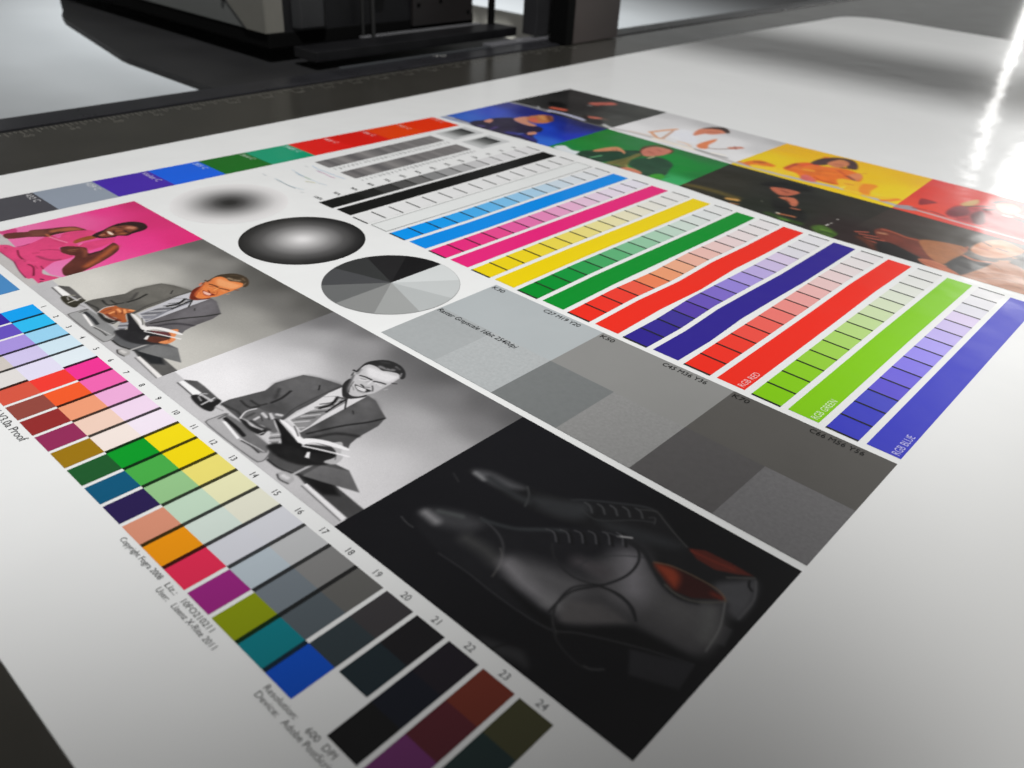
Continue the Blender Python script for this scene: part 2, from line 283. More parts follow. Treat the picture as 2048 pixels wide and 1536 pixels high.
# pictures painted as flat printed colour on a fine grid
PICS = [
 ('portrait_photo', 'printed photo of a smiling woman in a pink dress on a pink background', [(-966.5, 0.0), (-727.5, 0.0), (-727.5, -280.0), (-966.5, -280.0)], 1.1, (226, 228, 228),
  [(-963.3,-216.6,224,112,165),(-821.0,-241.0,228,108,168),(-961.0,-65.9,225,60,135),(-957.6,-0.9,196,45,105),(-845.8,-4.1,205,48,112),(-730.9,-3.0,222,40,118),(-759.5,-76.5,226,62,138),(-717.5,-179.0,228,90,155),(-756.2,-237.6,222,122,175),(-748.7,-269.7,222,135,182),(-728.7,-134.0,230,75,148),(-941.3,-118.7,224,95,155),(-753.1,-36.0,214,48,118)],
  [
   (0,(186,184,182),0,0.8,[-993.0,-235.1,-957.0,-234.6,-923.7,-234.4,-882.1,-238.1,-772.0,-240.5,-746.4,-240.3,-723.6,-230.1,-703.3,-247.2,-709.4,-287.0,-751.0,-286.3,-861.5,-286.9]),
   (1,(222,62,118),0,0.7,[-908.6,-252.5,-900.6,-243.1,-883.0,-237.3,-882.8,-222.2,-888.5,-206.2,-897.5,-185.9,-899.6,-176.6,-879.0,-171.9,-894.0,-158.0,-890.4,-129.4,-868.4,-115.5,-858.5,-128.0,-853.6,-141.9,-850.5,-161.5,-830.5,-160.8,-834.0,-149.7,-826.2,-109.5,-813.1,-109.8,-805.7,-120.3,-800.8,-141.0,-798.9,-160.8,-809.1,-158.1,-841.0,-184.4,-825.4,-191.9,-802.7,-187.0,-792.6,-185.9,-788.9,-195.7,-789.8,-210.6,-788.9,-219.9,-775.4,-237.8,-769.1,-243.8,-755.0,-247.0,-731.6,-236.1,-728.3,-241.8,-729.4,-261.7,-730.1,-265.6,-751.1,-264.7,-756.5,-270.9,-790.6,-268.5,-828.1,-261.8,-880.1,-263.0,-902.4,-260.0]),
   (1,(205,60,122),0,0.9,[-992.1,-221.7,-985.3,-210.2,-963.0,-207.5,-948.9,-211.1,-944.8,-218.2,-950.9,-231.4,-959.4,-235.5,-968.0,-237.8]),
   (1,(98,48,40),0,0.9,[-949.6,-231.9,-945.7,-213.3,-937.0,-199.0,-940.5,-191.0,-931.4,-172.0,-924.6,-153.6,-915.2,-136.1,-906.0,-129.3,-884.3,-124.2,-887.9,-130.5,-894.9,-146.9,-896.8,-165.4,-897.1,-177.6,-895.1,-183.1,-902.2,-191.5,-913.8,-207.2,-926.2,-233.4]),
   (1,(165,92,58),0,3.9,[-920.2,-168.9,-912.6,-139.3,-891.6,-128.8,-900.4,-149.4,-907.8,-170.3]),
   (1,(112,62,50),0,3.1,[-937.8,-195.9,-925.0,-174.6,-901.2,-182.5,-915.4,-199.2]),
   (2,(58,35,30),2.3,2.8,[-901.5,-174.8,-904.3,-164.1,-899.5,-156.5]),
   (2,(175,95,60),2,1.2,[-906.8,-181.1,-894.6,-180.5]),
   (1,(92,46,38),0,0.9,[-805.6,-116.4,-794.5,-114.8,-781.4,-118.2,-769.1,-126.1,-752.2,-149.5,-732.0,-191.1,-724.7,-212.2,-727.9,-223.9,-734.3,-226.4,-750.3,-222.1,-763.3,-213.9,-789.2,-185.5,-801.6,-189.3,-817.5,-193.5,-830.6,-190.6,-839.8,-184.9,-834.6,-173.1,-816.0,-158.8,-806.2,-158.5,-789.3,-164.2,-787.2,-147.3,-798.8,-127.4]),
   (2,(172,86,48),5.4,6.5,[-743.5,-187.7,-760.8,-159.5,-777.3,-135.7,-787.8,-122.0]),
   (2,(58,33,33),2.5,1.4,[-783.2,-166.1,-785.1,-153.9,-784.9,-146.4]),
   (2,(168,108,72),0.9,0.9,[-820.8,-182.8,-815.1,-169.5]),
   (2,(150,95,62),0.7,0.9,[-814.9,-184.0,-810.0,-174.6]),
   (2,(125,66,48),2.9,3.6,[-813.7,-163.6,-796.7,-165.6,-780.1,-174.9]),
   (2,(60,38,36),1.9,1.8,[-836.4,-186.3,-830.6,-179.6]),
   (2,(125,30,58),1.4,1.1,[-870.1,-240.5,-845.4,-247.4,-819.1,-248.0]),
   (2,(120,25,55),1.3,1.1,[-805.9,-249.7,-790.2,-248.2,-760.5,-259.7]),
   (2,(160,40,82),1,1.2,[-847.3,-213.8,-840.4,-202.1,-827.7,-190.9]),
   (2,(168,52,92),2.5,2.5,[-827.9,-227.0,-811.1,-223.2,-797.7,-216.3,-793.1,-207.5]),
   (2,(150,30,72),0.9,0.9,[-884.2,-235.0,-882.8,-226.7,-884.7,-216.9]),
   (2,(180,45,85),1,1.1,[-843.8,-227.7,-838.1,-219.3]),
   (2,(45,14,28),1.2,0.7,[-742.0,-257.4,-736.6,-255.0]),
   (2,(60,18,32),0.9,0.6,[-732.8,-261.5,-730.4,-259.2]),
   (2,(130,30,70),0.8,0.8,[-827.8,-261.5,-790.6,-268.5,-759.6,-271.4]),
   (2,(140,40,80),0.6,0.7,[-881.3,-262.5,-854.9,-262.0,-829.2,-261.4]),
   (2,(140,30,66),1,0.8,[-787.2,-238.2,-774.4,-240.0]),
   (2,(170,40,80),0.7,0.8,[-794.9,-243.7,-782.0,-245.5]),
   (2,(205,62,105),0.8,1.2,[-890.3,-181.4,-888.4,-159.4,-880.4,-133.8]),
   (2,(235,75,130),1.1,1.4,[-829.1,-249.3,-810.2,-244.6,-803.5,-236.8]),
   (2,(205,52,100),0.9,1.5,[-875.8,-183.6,-849.8,-175.9,-846.2,-186.8]),
   (2,(150,40,70),1,0.7,[-893.2,-251.1,-889.9,-249.7]),
   (2,(240,165,185),0.8,0.6,[-893.9,-181.7,-871.1,-176.2,-851.6,-170.5]),
   (2,(240,165,185),0.7,0.6,[-828.8,-162.5,-834.6,-154.3]),
   (1,(150,76,38),0,1.5,[-848.1,-162.5,-855.9,-152.4,-856.1,-129.1,-842.9,-121.4,-840.5,-136.2,-841.6,-151.1,-840.0,-161.4]),
   (1,(46,30,28),0,0.8,[-856.3,-127.5,-863.6,-116.1,-866.1,-106.2,-872.0,-95.2,-876.0,-87.0,-879.5,-72.5,-877.0,-57.4,-870.8,-47.3,-859.0,-40.0,-846.9,-38.9,-834.3,-42.4,-827.9,-48.0,-823.8,-56.0,-822.4,-74.8,-819.1,-85.9,-828.5,-97.1,-826.7,-102.4,-828.6,-109.6,-834.9,-122.0,-845.8,-127.4]),
   (1,(122,64,45),0,3,[-849.6,-119.5,-858.8,-107.8,-869.7,-95.1,-872.2,-85.0,-868.4,-77.8,-865.8,-69.4,-858.1,-60.2,-843.7,-56.3,-834.9,-58.8,-831.5,-70.2,-827.7,-78.5,-824.0,-86.7,-828.1,-94.1,-832.7,-99.5,-833.1,-107.4,-837.6,-117.7,-844.3,-120.7]),
   (2,(195,125,95),5,5,[-850.6,-67.2,-845.2,-63.4]),
   (2,(175,95,60),2.1,2.5,[-849.0,-88.5,-846.7,-83.2]),
   (2,(172,98,58),2.2,2.4,[-834.5,-87.9,-830.7,-84.7]),
   (2,(152,82,58),1.8,2.5,[-864.0,-88.3,-859.4,-82.8]),
   (2,(190,112,84),2.2,2.4,[-848.4,-116.9,-847.3,-111.9]),
   (1,(232,208,188),0,0.8,[-858.1,-101.8,-853.5,-99.0,-844.7,-98.7,-837.4,-100.1,-839.1,-103.3,-845.5,-104.6]),
   (2,(46,24,38),1.3,1,[-842.9,-78.7,-835.3,-78.6,-831.9,-77.1]),
   (2,(58,34,42),1.2,1.2,[-864.1,-80.6,-859.5,-76.4]),
   (2,(58,25,25),1.1,1.2,[-853.1,-93.4,-844.4,-95.8,-839.1,-94.5]),
   (2,(88,30,25),1.3,1.2,[-856.1,-107.1,-846.2,-108.0]),
   (2,(150,85,70),0.5,0.8,[-839.8,-110.4,-833.8,-100.8]),
  ]),
 ('portrait_photo', 'printed colour photo of a grey-suited man holding an open book', [(-727.5, 0.0), (-369.0, 0.0), (-369.0, -280.0), (-727.5, -280.0)], 1, (228, 231, 231),
  [(-709.8,-16.7,96,96,93),(-627.3,-33.4,139,139,135),(-648.2,-115.5,178,178,172),(-365.5,-8.2,81,81,79),(-421.1,-11.5,85,85,82),(-446.2,-38.6,111,111,108),(-435.6,-105.5,153,153,148),(-376.2,-57.3,111,111,108),(-376.7,-179.8,186,186,180),(-380.8,-243.7,197,197,190),(-669.6,-211.6,209,209,202),(-708.9,-236.6,206,206,199),(-644.4,-148.6,197,197,190),(-674.3,-64.5,148,148,144),(-372.1,-109.8,156,156,151),(-372.0,-211.3,190,190,184),(-566.7,2.9,85,85,82),(-645.7,-1.1,91,91,88),(-625.5,-51.7,128,128,124),(-493.2,6.5,78,78,75),(-366.7,-229.0,193,193,187),(-428.4,-246.0,199,199,193),(-351.9,-166.2,162,162,157)],
  [
   (0,(184,185,187),0,0.9,[-761.7,-245.1,-704.7,-247.1,-626.8,-243.2,-511.2,-246.9,-411.4,-242.6,-352.8,-242.9,-351.9,-269.2,-364.7,-290.3,-500.7,-282.7,-671.8,-283.4,-728.4,-285.9]),
   (0,(170,170,168),0,10.4,[-697.1,-286.0,-498.8,-283.9,-369.2,-286.9,-365.8,-304.5,-633.1,-304.3]),
   (0,(81,80,78),0,1,[-702.8,-247.3,-689.8,-237.6,-673.7,-237.5,-631.6,-240.3,-637.2,-246.3,-662.7,-249.0,-701.4,-252.3]),
   (0,(236,236,234),0,0.8,[-702.7,-254.6,-702.2,-248.8,-662.2,-247.6,-662.2,-257.6]),
   (2,(57,56,54),0.7,0.8,[-702.6,-257.0,-682.6,-257.8,-661.7,-258.7]),
   (1,(52,50,40),0,1.2,[-664.0,-260.7,-659.9,-252.2,-629.9,-250.6,-622.1,-254.1,-619.3,-261.0,-632.2,-264.9,-650.3,-264.4]),
   (2,(170,168,150),0.9,0.8,[-658.2,-252.4,-659.4,-247.1,-655.9,-244.2]),
   (2,(190,188,178),1.3,0.8,[-639.4,-260.7,-640.7,-250.0,-641.9,-242.3]),
   (1,(60,58,48),0,1,[-634.2,-257.2,-637.1,-242.1,-629.9,-240.5,-625.8,-252.2]),
   (2,(157,154,151),1,0.8,[-656.7,-254.9,-647.2,-257.0]),
   (2,(126,124,121),0.5,0.6,[-624.6,-252.9,-610.6,-249.7]),
   (1,(158,160,160),0,0.7,[-605.4,-274.8,-605.6,-267.4,-604.0,-250.4,-583.7,-247.9,-517.0,-249.6,-499.1,-264.7,-498.0,-275.0,-506.5,-277.4,-599.3,-277.6]),
   (0,(132,134,134),0,1.1,[-602.8,-251.1,-583.7,-247.9,-517.0,-249.6,-506.5,-259.0,-513.5,-266.5,-550.3,-263.8,-591.2,-259.7]),
   (2,(75,74,72),0.6,0.6,[-604.0,-250.4,-605.6,-267.4,-605.4,-274.0,-597.2,-277.2,-548.6,-277.8,-505.6,-276.4,-498.0,-273.4,-498.1,-267.0,-504.6,-257.1,-515.0,-251.0]),
   (0,(236,236,234),0,0.6,[-592.6,-261.9,-589.8,-259.0,-550.3,-265.5,-550.9,-268.7]),
   (2,(52,54,56),2.5,0.9,[-595.3,-256.5,-571.4,-257.2,-551.6,-259.8]),
   (2,(215,215,213),0.5,0.5,[-548.3,-265.9,-529.3,-262.7,-510.2,-260.3]),
   (2,(49,49,47),0.8,0.5,[-545.1,-267.1,-528.3,-265.0,-512.6,-265.5]),
   (2,(93,92,90),1.4,1,[-600.2,-261.7,-601.8,-250.0]),
   (2,(30,30,28),1.5,1.4,[-495.3,-265.6,-476.5,-265.4,-460.0,-260.8,-438.2,-252.1]),
   (0,(92,94,96),0,0.9,[-501.6,-260.6,-511.2,-246.9,-484.2,-235.7,-457.7,-221.2,-420.0,-214.3,-383.7,-229.5,-441.4,-253.0,-461.8,-259.6,-473.8,-264.1,-496.3,-265.0]),
   (0,(92,92,90),0,0.8,[-452.7,-257.9,-428.2,-244.8,-412.2,-240.4,-358.5,-243.1,-358.0,-266.0,-431.3,-261.9]),
   (0,(38,40,42),0,3.3,[-453.6,-257.3,-429.0,-244.2,-412.2,-240.4,-392.8,-247.1,-407.0,-258.9,-433.0,-259.1]),
   (0,(112,114,114),0,0.8,[-447.2,-255.3,-448.0,-230.1,-419.1,-215.0,-383.7,-229.5,-423.8,-246.4]),
   (0,(228,228,226),0,0.5,[-433.5,-263.2,-432.9,-259.5,-360.5,-263.2,-361.4,-269.6]),
   (2,(75,74,72),0.5,0.5,[-433.7,-265.8,-399.0,-268.0,-362.3,-270.5]),
   (1,(166,166,164),0,1,[-468.1,-270.9,-464.1,-263.6,-452.9,-262.9,-446.1,-266.5,-446.3,-273.5,-458.3,-274.7]),
   (2,(205,205,203),2.4,2,[-461.0,-269.7,-454.2,-268.8]),
   (2,(46,46,44),0.8,0.7,[-467.4,-272.7,-458.1,-276.0,-445.9,-273.7]),
   (2,(170,170,168),1.7,0.7,[-455.4,-263.2,-455.2,-243.1,-453.6,-223.5]),
   (0,(92,91,86),0,0.8,[-626.8,-243.2,-627.0,-231.2,-615.4,-189.6,-621.9,-170.7,-614.4,-134.4,-594.7,-123.5,-563.3,-114.0,-557.1,-113.8,-554.6,-149.4,-552.5,-187.6,-547.1,-209.0,-547.9,-213.6,-567.4,-222.9,-587.2,-216.8,-591.0,-224.8,-587.5,-240.5,-581.7,-245.8,-613.3,-244.7]),
   (0,(94,92,95),0,0.8,[-514.1,-211.2,-518.2,-143.0,-521.5,-105.5,-506.4,-106.0,-487.3,-114.0,-469.8,-120.9,-462.8,-138.3,-461.1,-169.4,-457.4,-183.2,-450.8,-191.9,-466.1,-202.9,-499.1,-215.0,-507.0,-214.5]),
   (1,(104,103,97),0,8.4,[-619.4,-172.4,-611.1,-136.8,-592.2,-125.3,-562.0,-116.9,-559.8,-154.9,-559.0,-186.6,-580.8,-185.8,-600.2,-181.7]),
   (1,(108,106,110),0,7.9,[-505.1,-168.0,-514.9,-110.9,-487.3,-117.9,-474.9,-143.5,-483.8,-175.3]),
   (2,(38,38,36),1.7,1.7,[-587.5,-199.1,-587.6,-184.8,-593.4,-168.0]),
   (2,(42,42,40),1.4,1.6,[-615.5,-223.0,-597.6,-223.9,-590.7,-214.6]),
   (2,(44,44,42),1.2,1.6,[-607.3,-214.3,-593.0,-213.1,-589.3,-205.0]),
   (2,(38,38,36),1.4,1.5,[-506.2,-206.4,-491.8,-169.0,-476.9,-141.9,-469.8,-122.8]),
   (2,(62,60,64),2.4,2.6,[-496.2,-210.2,-484.7,-183.6,-463.0,-167.9]),
   (2,(40,40,38),0.9,0.6,[-580.1,-134.3,-572.6,-141.4]),
   (2,(52,52,50),0.8,0.6,[-507.8,-139.8,-502.0,-143.5]),
   (2,(48,48,46),1.4,2,[-623.4,-243.6,-600.6,-239.0,-587.5,-240.5]),
   (2,(55,54,52),0.5,0.6,[-582.7,-219.8,-551.1,-213.2,-559.0,-186.6,-561.2,-148.2,-560.9,-115.8]),
   (2,(63,62,60),2.1,2.9,[-606.4,-175.6,-592.7,-190.3]),
   (1,(40,40,38),0,1.5,[-584.0,-244.4,-574.6,-242.0,-561.9,-243.4,-543.5,-238.7,-538.7,-245.1,-553.2,-249.0,-573.1,-247.9]),
   (0,(188,190,196),0,0.8,[-558.1,-115.0,-558.6,-136.9,-545.1,-206.9,-513.2,-210.1,-518.2,-143.0,-520.9,-109.0,-533.5,-123.4,-547.3,-120.5]),
   (0,(126,128,136),0,0.8,[-545.4,-134.5,-533.7,-129.1,-527.6,-132.9,-523.6,-172.4,-516.6,-195.4,-515.2,-208.7,-542.1,-203.7,-541.7,-168.1,-540.7,-142.8]),
   (2,(205,205,203),0.8,0.6,[-536.9,-206.4,-525.1,-189.3]),
   (2,(75,74,72),0.8,0.6,[-538.3,-198.8,-526.4,-180.8]),
   (2,(205,205,203),0.8,0.6,[-539.7,-191.1,-527.8,-172.2]),
   (2,(65,64,62),0.8,0.6,[-541.1,-183.3,-529.2,-163.5]),
   (2,(200,200,198),0.8,0.6,[-542.6,-175.4,-530.6,-154.6]),
   (2,(71,70,68),0.8,0.6,[-544.0,-167.4,-532.0,-145.7]),
   (2,(65,64,62),0.8,0.6,[-545.5,-159.3,-533.4,-136.6]),
   (2,(205,205,203),0.7,0.6,[-523.4,-208.1,-518.5,-201.1]),
   (2,(32,32,30),1.8,1,[-543.9,-134.6,-536.1,-150.1,-538.7,-164.9]),
   (2,(32,32,30),1.3,0.8,[-532.8,-129.4,-531.0,-144.6,-527.0,-164.3]),
   (2,(34,34,32),0.9,0.6,[-533.5,-128.8,-517.4,-144.1]),
   (2,(65,64,62),1.2,0.8,[-545.4,-135.4,-533.7,-129.1]),
   (2,(116,114,111),0.4,0.4,[-555.3,-146.0,-547.6,-135.7]),
   (2,(180,180,178),1,0.8,[-537.8,-135.5,-533.0,-146.8]),
   (0,(140,142,150),0,0.7,[-536.6,-234.9,-530.9,-225.2,-517.0,-232.2,-513.2,-243.9,-522.0,-246.3]),
   (2,(215,215,213),0.7,0.6,[-532.0,-238.0,-525.2,-228.3]),
   (2,(65,64,62),0.8,0.6,[-527.7,-241.7,-520.0,-231.0]),
   (2,(210,210,208),0.6,0.6,[-524.2,-244.0,-516.8,-234.8]),
   (2,(75,74,72),0.6,0.5,[-518.7,-245.2,-514.7,-239.6]),
   (2,(38,38,36),2.8,1.5,[-541.2,-243.5,-547.2,-227.8]),
   (2,(190,190,188),0.7,0.6,[-542.1,-246.2,-541.4,-240.0]),
   (1,(176,92,48),0,1,[-586.4,-241.2,-591.4,-224.5,-587.2,-216.8,-578.6,-215.5,-563.1,-206.8,-555.6,-205.8,-553.4,-209.9,-555.5,-217.1,-543.3,-223.7,-531.8,-228.0,-535.6,-233.9,-552.1,-233.0,-564.3,-238.5,-576.8,-240.6]),
   (2,(240,158,96),1.9,1.6,[-570.4,-233.7,-571.4,-227.2]),
   (2,(240,158,96),2,1.6,[-575.1,-219.6,-565.4,-220.8]),
   (2,(240,158,96),2,1.6,[-568.0,-213.9,-558.2,-217.0]),
   (2,(240,158,96),2,1.6,[-562.3,-209.1,-556.6,-206.0]),
   (2,(120,55,38),2.1,1.9,[-570.6,-237.8,-556.0,-237.2,-541.8,-233.1]),
   (2,(140,70,45),2,2,[-581.3,-237.7,-582.1,-227.0]),
   (2,(205,196,196),1,0.8,[-584.2,-243.9,-591.5,-231.2,-588.6,-219.4]),
   (2,(120,55,35),0.6,0.6,[-572.1,-224.1,-561.8,-228.4]),
   (2,(120,55,35),0.6,0.6,[-568.4,-216.3,-559.0,-221.6]),
   (0,(40,40,42),0,0.9,[-557.2,-215.9,-548.9,-214.7,-498.9,-223.6,-459.5,-202.8,-448.2,-207.9,-444.3,-222.0,-458.8,-232.2,-481.3,-246.0,-506.1,-253.6,-507.4,-239.5,-526.7,-228.1]),
   (1,(44,44,46),0,2.5,[-516.9,-253.0,-507.5,-236.2,-455.9,-222.6,-443.9,-223.1,-460.7,-244.1,-486.0,-254.2]),
   (1,(100,52,56),0,0.9,[-487.3,-216.6,-461.3,-199.6,-456.6,-206.6,-471.9,-214.2]),
   (1,(96,52,40),0,1.8,[-469.1,-233.1,-470.9,-221.7,-450.1,-209.9,-444.7,-220.8,-456.0,-230.9]),
   (1,(226,134,78),0,0.9,[-475.8,-200.9,-471.9,-195.1,-467.5,-188.7,-461.1,-190.6,-449.5,-202.5,-443.3,-204.4,-439.1,-213.2,-440.7,-220.5,-451.3,-224.3,-449.2,-210.6,-459.5,-202.8]),
   (2,(235,150,90),1.2,1.1,[-448.5,-223.1,-444.6,-215.8]),
   (2,(150,80,45),0.5,0.5,[-451.0,-207.5,-445.5,-213.4]),
   (1,(228,228,226),0,0.6,[-551.3,-212.7,-546.8,-210.9,-531.4,-211.1,-505.4,-215.6,-498.2,-216.5,-494.5,-221.7,-501.9,-223.2,-520.0,-217.4,-538.9,-214.6]),
   (1,(230,230,228),0,0.6,[-501.2,-217.2,-494.7,-207.8,-477.7,-197.7,-453.7,-190.5,-449.7,-193.2,-470.9,-202.8,-488.7,-212.1,-491.6,-222.9]),
   (2,(230,230,228),1.2,0.5,[-490.3,-223.6,-469.0,-212.9,-439.7,-199.2]),
   (2,(65,64,62),0.6,0.6,[-528.5,-208.0,-509.0,-216.5]),
   (0,(225,225,223),0,0.5,[-477.6,-227.0,-475.2,-224.5,-466.6,-232.2,-471.9,-234.4]),
   (1,(112,42,26),0,0.7,[-562.0,-113.0,-567.7,-99.9,-564.4,-96.4,-551.9,-112.3,-540.1,-119.6,-531.4,-118.6,-526.3,-106.9,-522.7,-106.5,-522.2,-111.6,-529.7,-125.1,-537.5,-129.3,-544.5,-127.1]),
   (1,(224,124,62),0,0.6,[-574.3,-86.0,-578.0,-77.6,-581.0,-68.3,-579.3,-58.5,-571.9,-50.5,-562.2,-47.9,-546.7,-46.8,-535.0,-43.3,-527.3,-47.2,-525.5,-54.3,-523.3,-66.8,-522.2,-78.1,-520.9,-96.1,-523.9,-103.6,-527.2,-114.1,-533.5,-119.5,-541.5,-119.7,-549.9,-114.5,-561.1,-101.8,-568.5,-91.9]),
   (1,(240,160,100),0,4.5,[-573.4,-63.3,-555.9,-56.7,-537.0,-51.6,-529.4,-51.0,-528.1,-66.1,-543.6,-73.9,-558.8,-75.2]),
   (2,(180,78,40),1.4,1.7,[-571.1,-88.5,-561.5,-100.7,-552.1,-112.5,-544.2,-118.3]),
   (2,(195,110,66),2.2,2.2,[-575.9,-73.8,-571.4,-82.8]),
   (1,(66,54,40),0,0.8,[-576.1,-81.8,-580.9,-69.8,-584.9,-56.7,-581.7,-45.9,-574.4,-35.5,-563.6,-30.2,-549.5,-29.3,-537.0,-33.0,-528.0,-38.7,-522.5,-45.0,-521.9,-50.4,-526.8,-49.7,-532.7,-45.4,-539.1,-45.5,-548.5,-50.2,-555.6,-54.8,-566.2,-53.8,-577.0,-56.1,-580.2,-62.0,-578.5,-70.3,-574.0,-79.4]),
   (2,(150,128,100),2.3,2.7,[-564.8,-50.7,-553.6,-48.0,-546.5,-43.4]),
   (2,(110,92,70),1.4,1.5,[-550.8,-35.4,-542.2,-37.1]),
   (2,(120,100,80),1.1,1,[-528.0,-48.0,-533.2,-41.3]),
   (2,(90,76,56),1,1.1,[-573.2,-42.3,-563.3,-36.3]),
   (2,(80,66,48),0.5,0.6,[-554.6,-36.5,-549.8,-39.1]),
   (2,(80,66,48),0.5,0.6,[-546.1,-36.6,-539.4,-38.8]),
   (2,(80,66,48),0.5,0.6,[-555.0,-43.3,-550.7,-44.8]),
   (2,(80,66,48),0.5,0.6,[-542.7,-42.4,-536.6,-41.9]),
   (2,(80,66,48),0.5,0.6,[-560.4,-45.9,-555.2,-48.1]),
   (2,(86,44,28),1.1,0.7,[-565.2,-83.0,-557.0,-80.1,-546.8,-79.1]),
   (2,(86,44,28),1.1,0.7,[-542.4,-79.3,-534.5,-75.2,-527.4,-73.0]),
   (2,(150,70,40),0.4,0.4,[-558.3,-87.1,-552.2,-84.0]),
   (2,(160,80,45),0.3,0.4,[-534.6,-82.0,-529.5,-80.1]),
   (2,(238,150,88),1,1.2,[-558.0,-89.5,-550.9,-86.3,-548.4,-83.6]),
   (2,(236,146,84),1.4,1.7,[-537.3,-80.5,-528.4,-79.7]),
   (2,(110,42,22),0.9,0.6,[-547.5,-95.9,-543.7,-96.2,-539.9,-97.2]),
   (2,(150,70,36),0.5,0.6,[-539.9,-97.2,-537.1,-94.2,-534.4,-92.3]),
   (2,(246,170,92),1,0.9,[-542.2,-88.7,-544.4,-81.5]),
   (2,(200,110,60),0.4,0.6,[-547.9,-87.5,-546.9,-83.5]),
   (1,(128,40,30),0,0.6,[-552.8,-100.9,-546.9,-99.7,-538.8,-98.2,-528.9,-95.5,-526.7,-97.3,-529.1,-102.0,-534.4,-105.7,-541.4,-106.7,-547.4,-104.6]),
   (1,(244,196,178),0,0.4,[-549.4,-102.0,-540.2,-99.7,-534.0,-98.7,-531.3,-102.3,-535.6,-104.8,-542.9,-105.5]),
   (2,(190,110,90),0.2,0.2,[-546.0,-103.0,-538.2,-102.6,-532.4,-100.6]),
   (2,(176,72,52),0.5,0.6,[-539.8,-107.9,-531.5,-106.7,-527.6,-101.9]),
   (2,(196,92,48),0.5,0.7,[-555.6,-106.1,-549.5,-106.9,-543.4,-110.4]),
   (2,(188,92,48),0.7,0.7,[-535.5,-87.4,-529.8,-91.3,-525.5,-95.3]),
   (2,(120,60,36),0.9,0.6,[-523.5,-65.6,-520.8,-64.1,-518.4,-62.3]),
   (2,(210,150,110),0.7,0.7,[-518.0,-82.9,-516.6,-78.6]),
   (2,(228,122,94),1.3,1,[-571.8,-95.4,-576.4,-89.7]),
   (2,(70,44,32),1.4,0.6,[-580.9,-80.8,-577.8,-80.5]),
   (2,(110,58,36),0.9,0.6,[-572.9,-90.5,-575.9,-84.7]),
   (2,(150,70,40),0.4,0.4,[-559.0,-98.0,-551.7,-109.2,-543.8,-117.9]),
  ]),
 ('portrait_photo', 'printed black and white photo of a suited man holding an open book', [(-369.0, 0.0), (0.0, 0.0), (0.0, -280.0), (-369.0, -280.0)], 1, (222, 224, 222),
  [(-350.3,-16.7,104,104,104),(-267.8,-33.4,150,150,150),(-288.7,-115.5,192,192,192),(-6.0,-8.2,88,88,88),(-61.6,-11.5,92,92,92),(-86.7,-38.6,120,120,120),(-76.1,-105.5,165,165,165),(-16.7,-57.3,120,120,120),(-17.2,-179.8,200,200,200),(-21.3,-243.7,212,212,212),(-310.1,-211.6,225,225,225),(-349.4,-236.6,222,222,222),(-284.9,-148.6,212,212,212),(-314.8,-64.5,160,160,160),(-12.6,-109.8,168,168,168),(-12.5,-211.3,205,205,205),(-207.2,2.9,92,92,92),(-286.2,-1.1,98,98,98),(-266.0,-51.7,138,138,138),(-133.7,6.5,84,84,84),(-7.2,-229.0,208,208,208),(-68.9,-246.0,215,215,215),(7.6,-166.2,175,175,175)],
  [
   (0,(186,186,186),0,0.9,[-402.2,-245.1,-345.2,-247.1,-267.3,-243.2,-151.7,-246.9,-51.9,-242.6,6.7,-242.9,7.6,-269.2,-5.2,-290.3,-141.2,-282.7,-312.3,-283.4,-368.9,-285.9]),
   (0,(170,170,170),0,10.4,[-337.6,-286.0,-139.3,-283.9,-9.7,-286.9,-6.3,-304.5,-273.6,-304.3]),
   (0,(76,76,76),0,1,[-343.3,-247.3,-330.3,-237.6,-314.2,-237.5,-272.1,-240.3,-277.7,-246.3,-303.2,-249.0,-341.9,-252.3]),
   (0,(236,236,236),0,0.8,[-343.2,-254.6,-342.7,-248.8,-302.7,-247.6,-302.7,-257.6]),
   (2,(52,52,52),0.7,0.8,[-343.1,-257.0,-323.1,-257.8,-302.2,-258.7]),
   (1,(38,38,38),0,1.2,[-304.5,-260.7,-300.4,-252.2,-270.4,-250.6,-262.6,-254.1,-259.8,-261.0,-272.7,-264.9,-290.8,-264.4]),
   (2,(190,190,190),0.9,0.8,[-298.7,-252.4,-299.9,-247.1,-296.4,-244.2]),
   (2,(188,188,188),1.3,0.8,[-279.9,-260.7,-281.2,-250.0,-282.4,-242.3]),
   (1,(34,34,34),0,1,[-274.7,-257.2,-277.6,-242.1,-270.4,-240.5,-266.3,-252.2]),
   (2,(150,150,150),1,0.8,[-297.2,-254.9,-287.7,-257.0]),
   (2,(120,120,120),0.5,0.6,[-265.1,-252.9,-251.1,-249.7]),
   (1,(166,166,166),0,0.7,[-245.9,-274.8,-246.1,-267.4,-244.5,-250.4,-224.2,-247.9,-157.5,-249.6,-139.6,-264.7,-138.5,-275.0,-147.0,-277.4,-239.8,-277.6]),
   (0,(106,106,106),0,1.1,[-243.3,-251.1,-224.2,-247.9,-157.5,-249.6,-147.0,-259.0,-154.0,-266.5,-190.8,-263.8,-231.7,-259.7]),
   (2,(70,70,70),0.6,0.6,[-244.5,-250.4,-246.1,-267.4,-245.9,-274.0,-237.7,-277.2,-189.1,-277.8,-146.1,-276.4,-138.5,-273.4,-138.6,-267.0,-145.1,-257.1,-155.5,-251.0]),
   (0,(236,236,236),0,0.6,[-233.1,-261.9,-230.3,-259.0,-190.8,-265.5,-191.4,-268.7]),
   (2,(32,32,32),2.5,0.9,[-235.8,-256.5,-211.9,-257.2,-192.1,-259.8]),
   (2,(215,215,215),0.5,0.5,[-188.8,-265.9,-169.8,-262.7,-150.7,-260.3]),
   (2,(45,45,45),0.8,0.5,[-185.6,-267.1,-168.8,-265.0,-153.1,-265.5]),
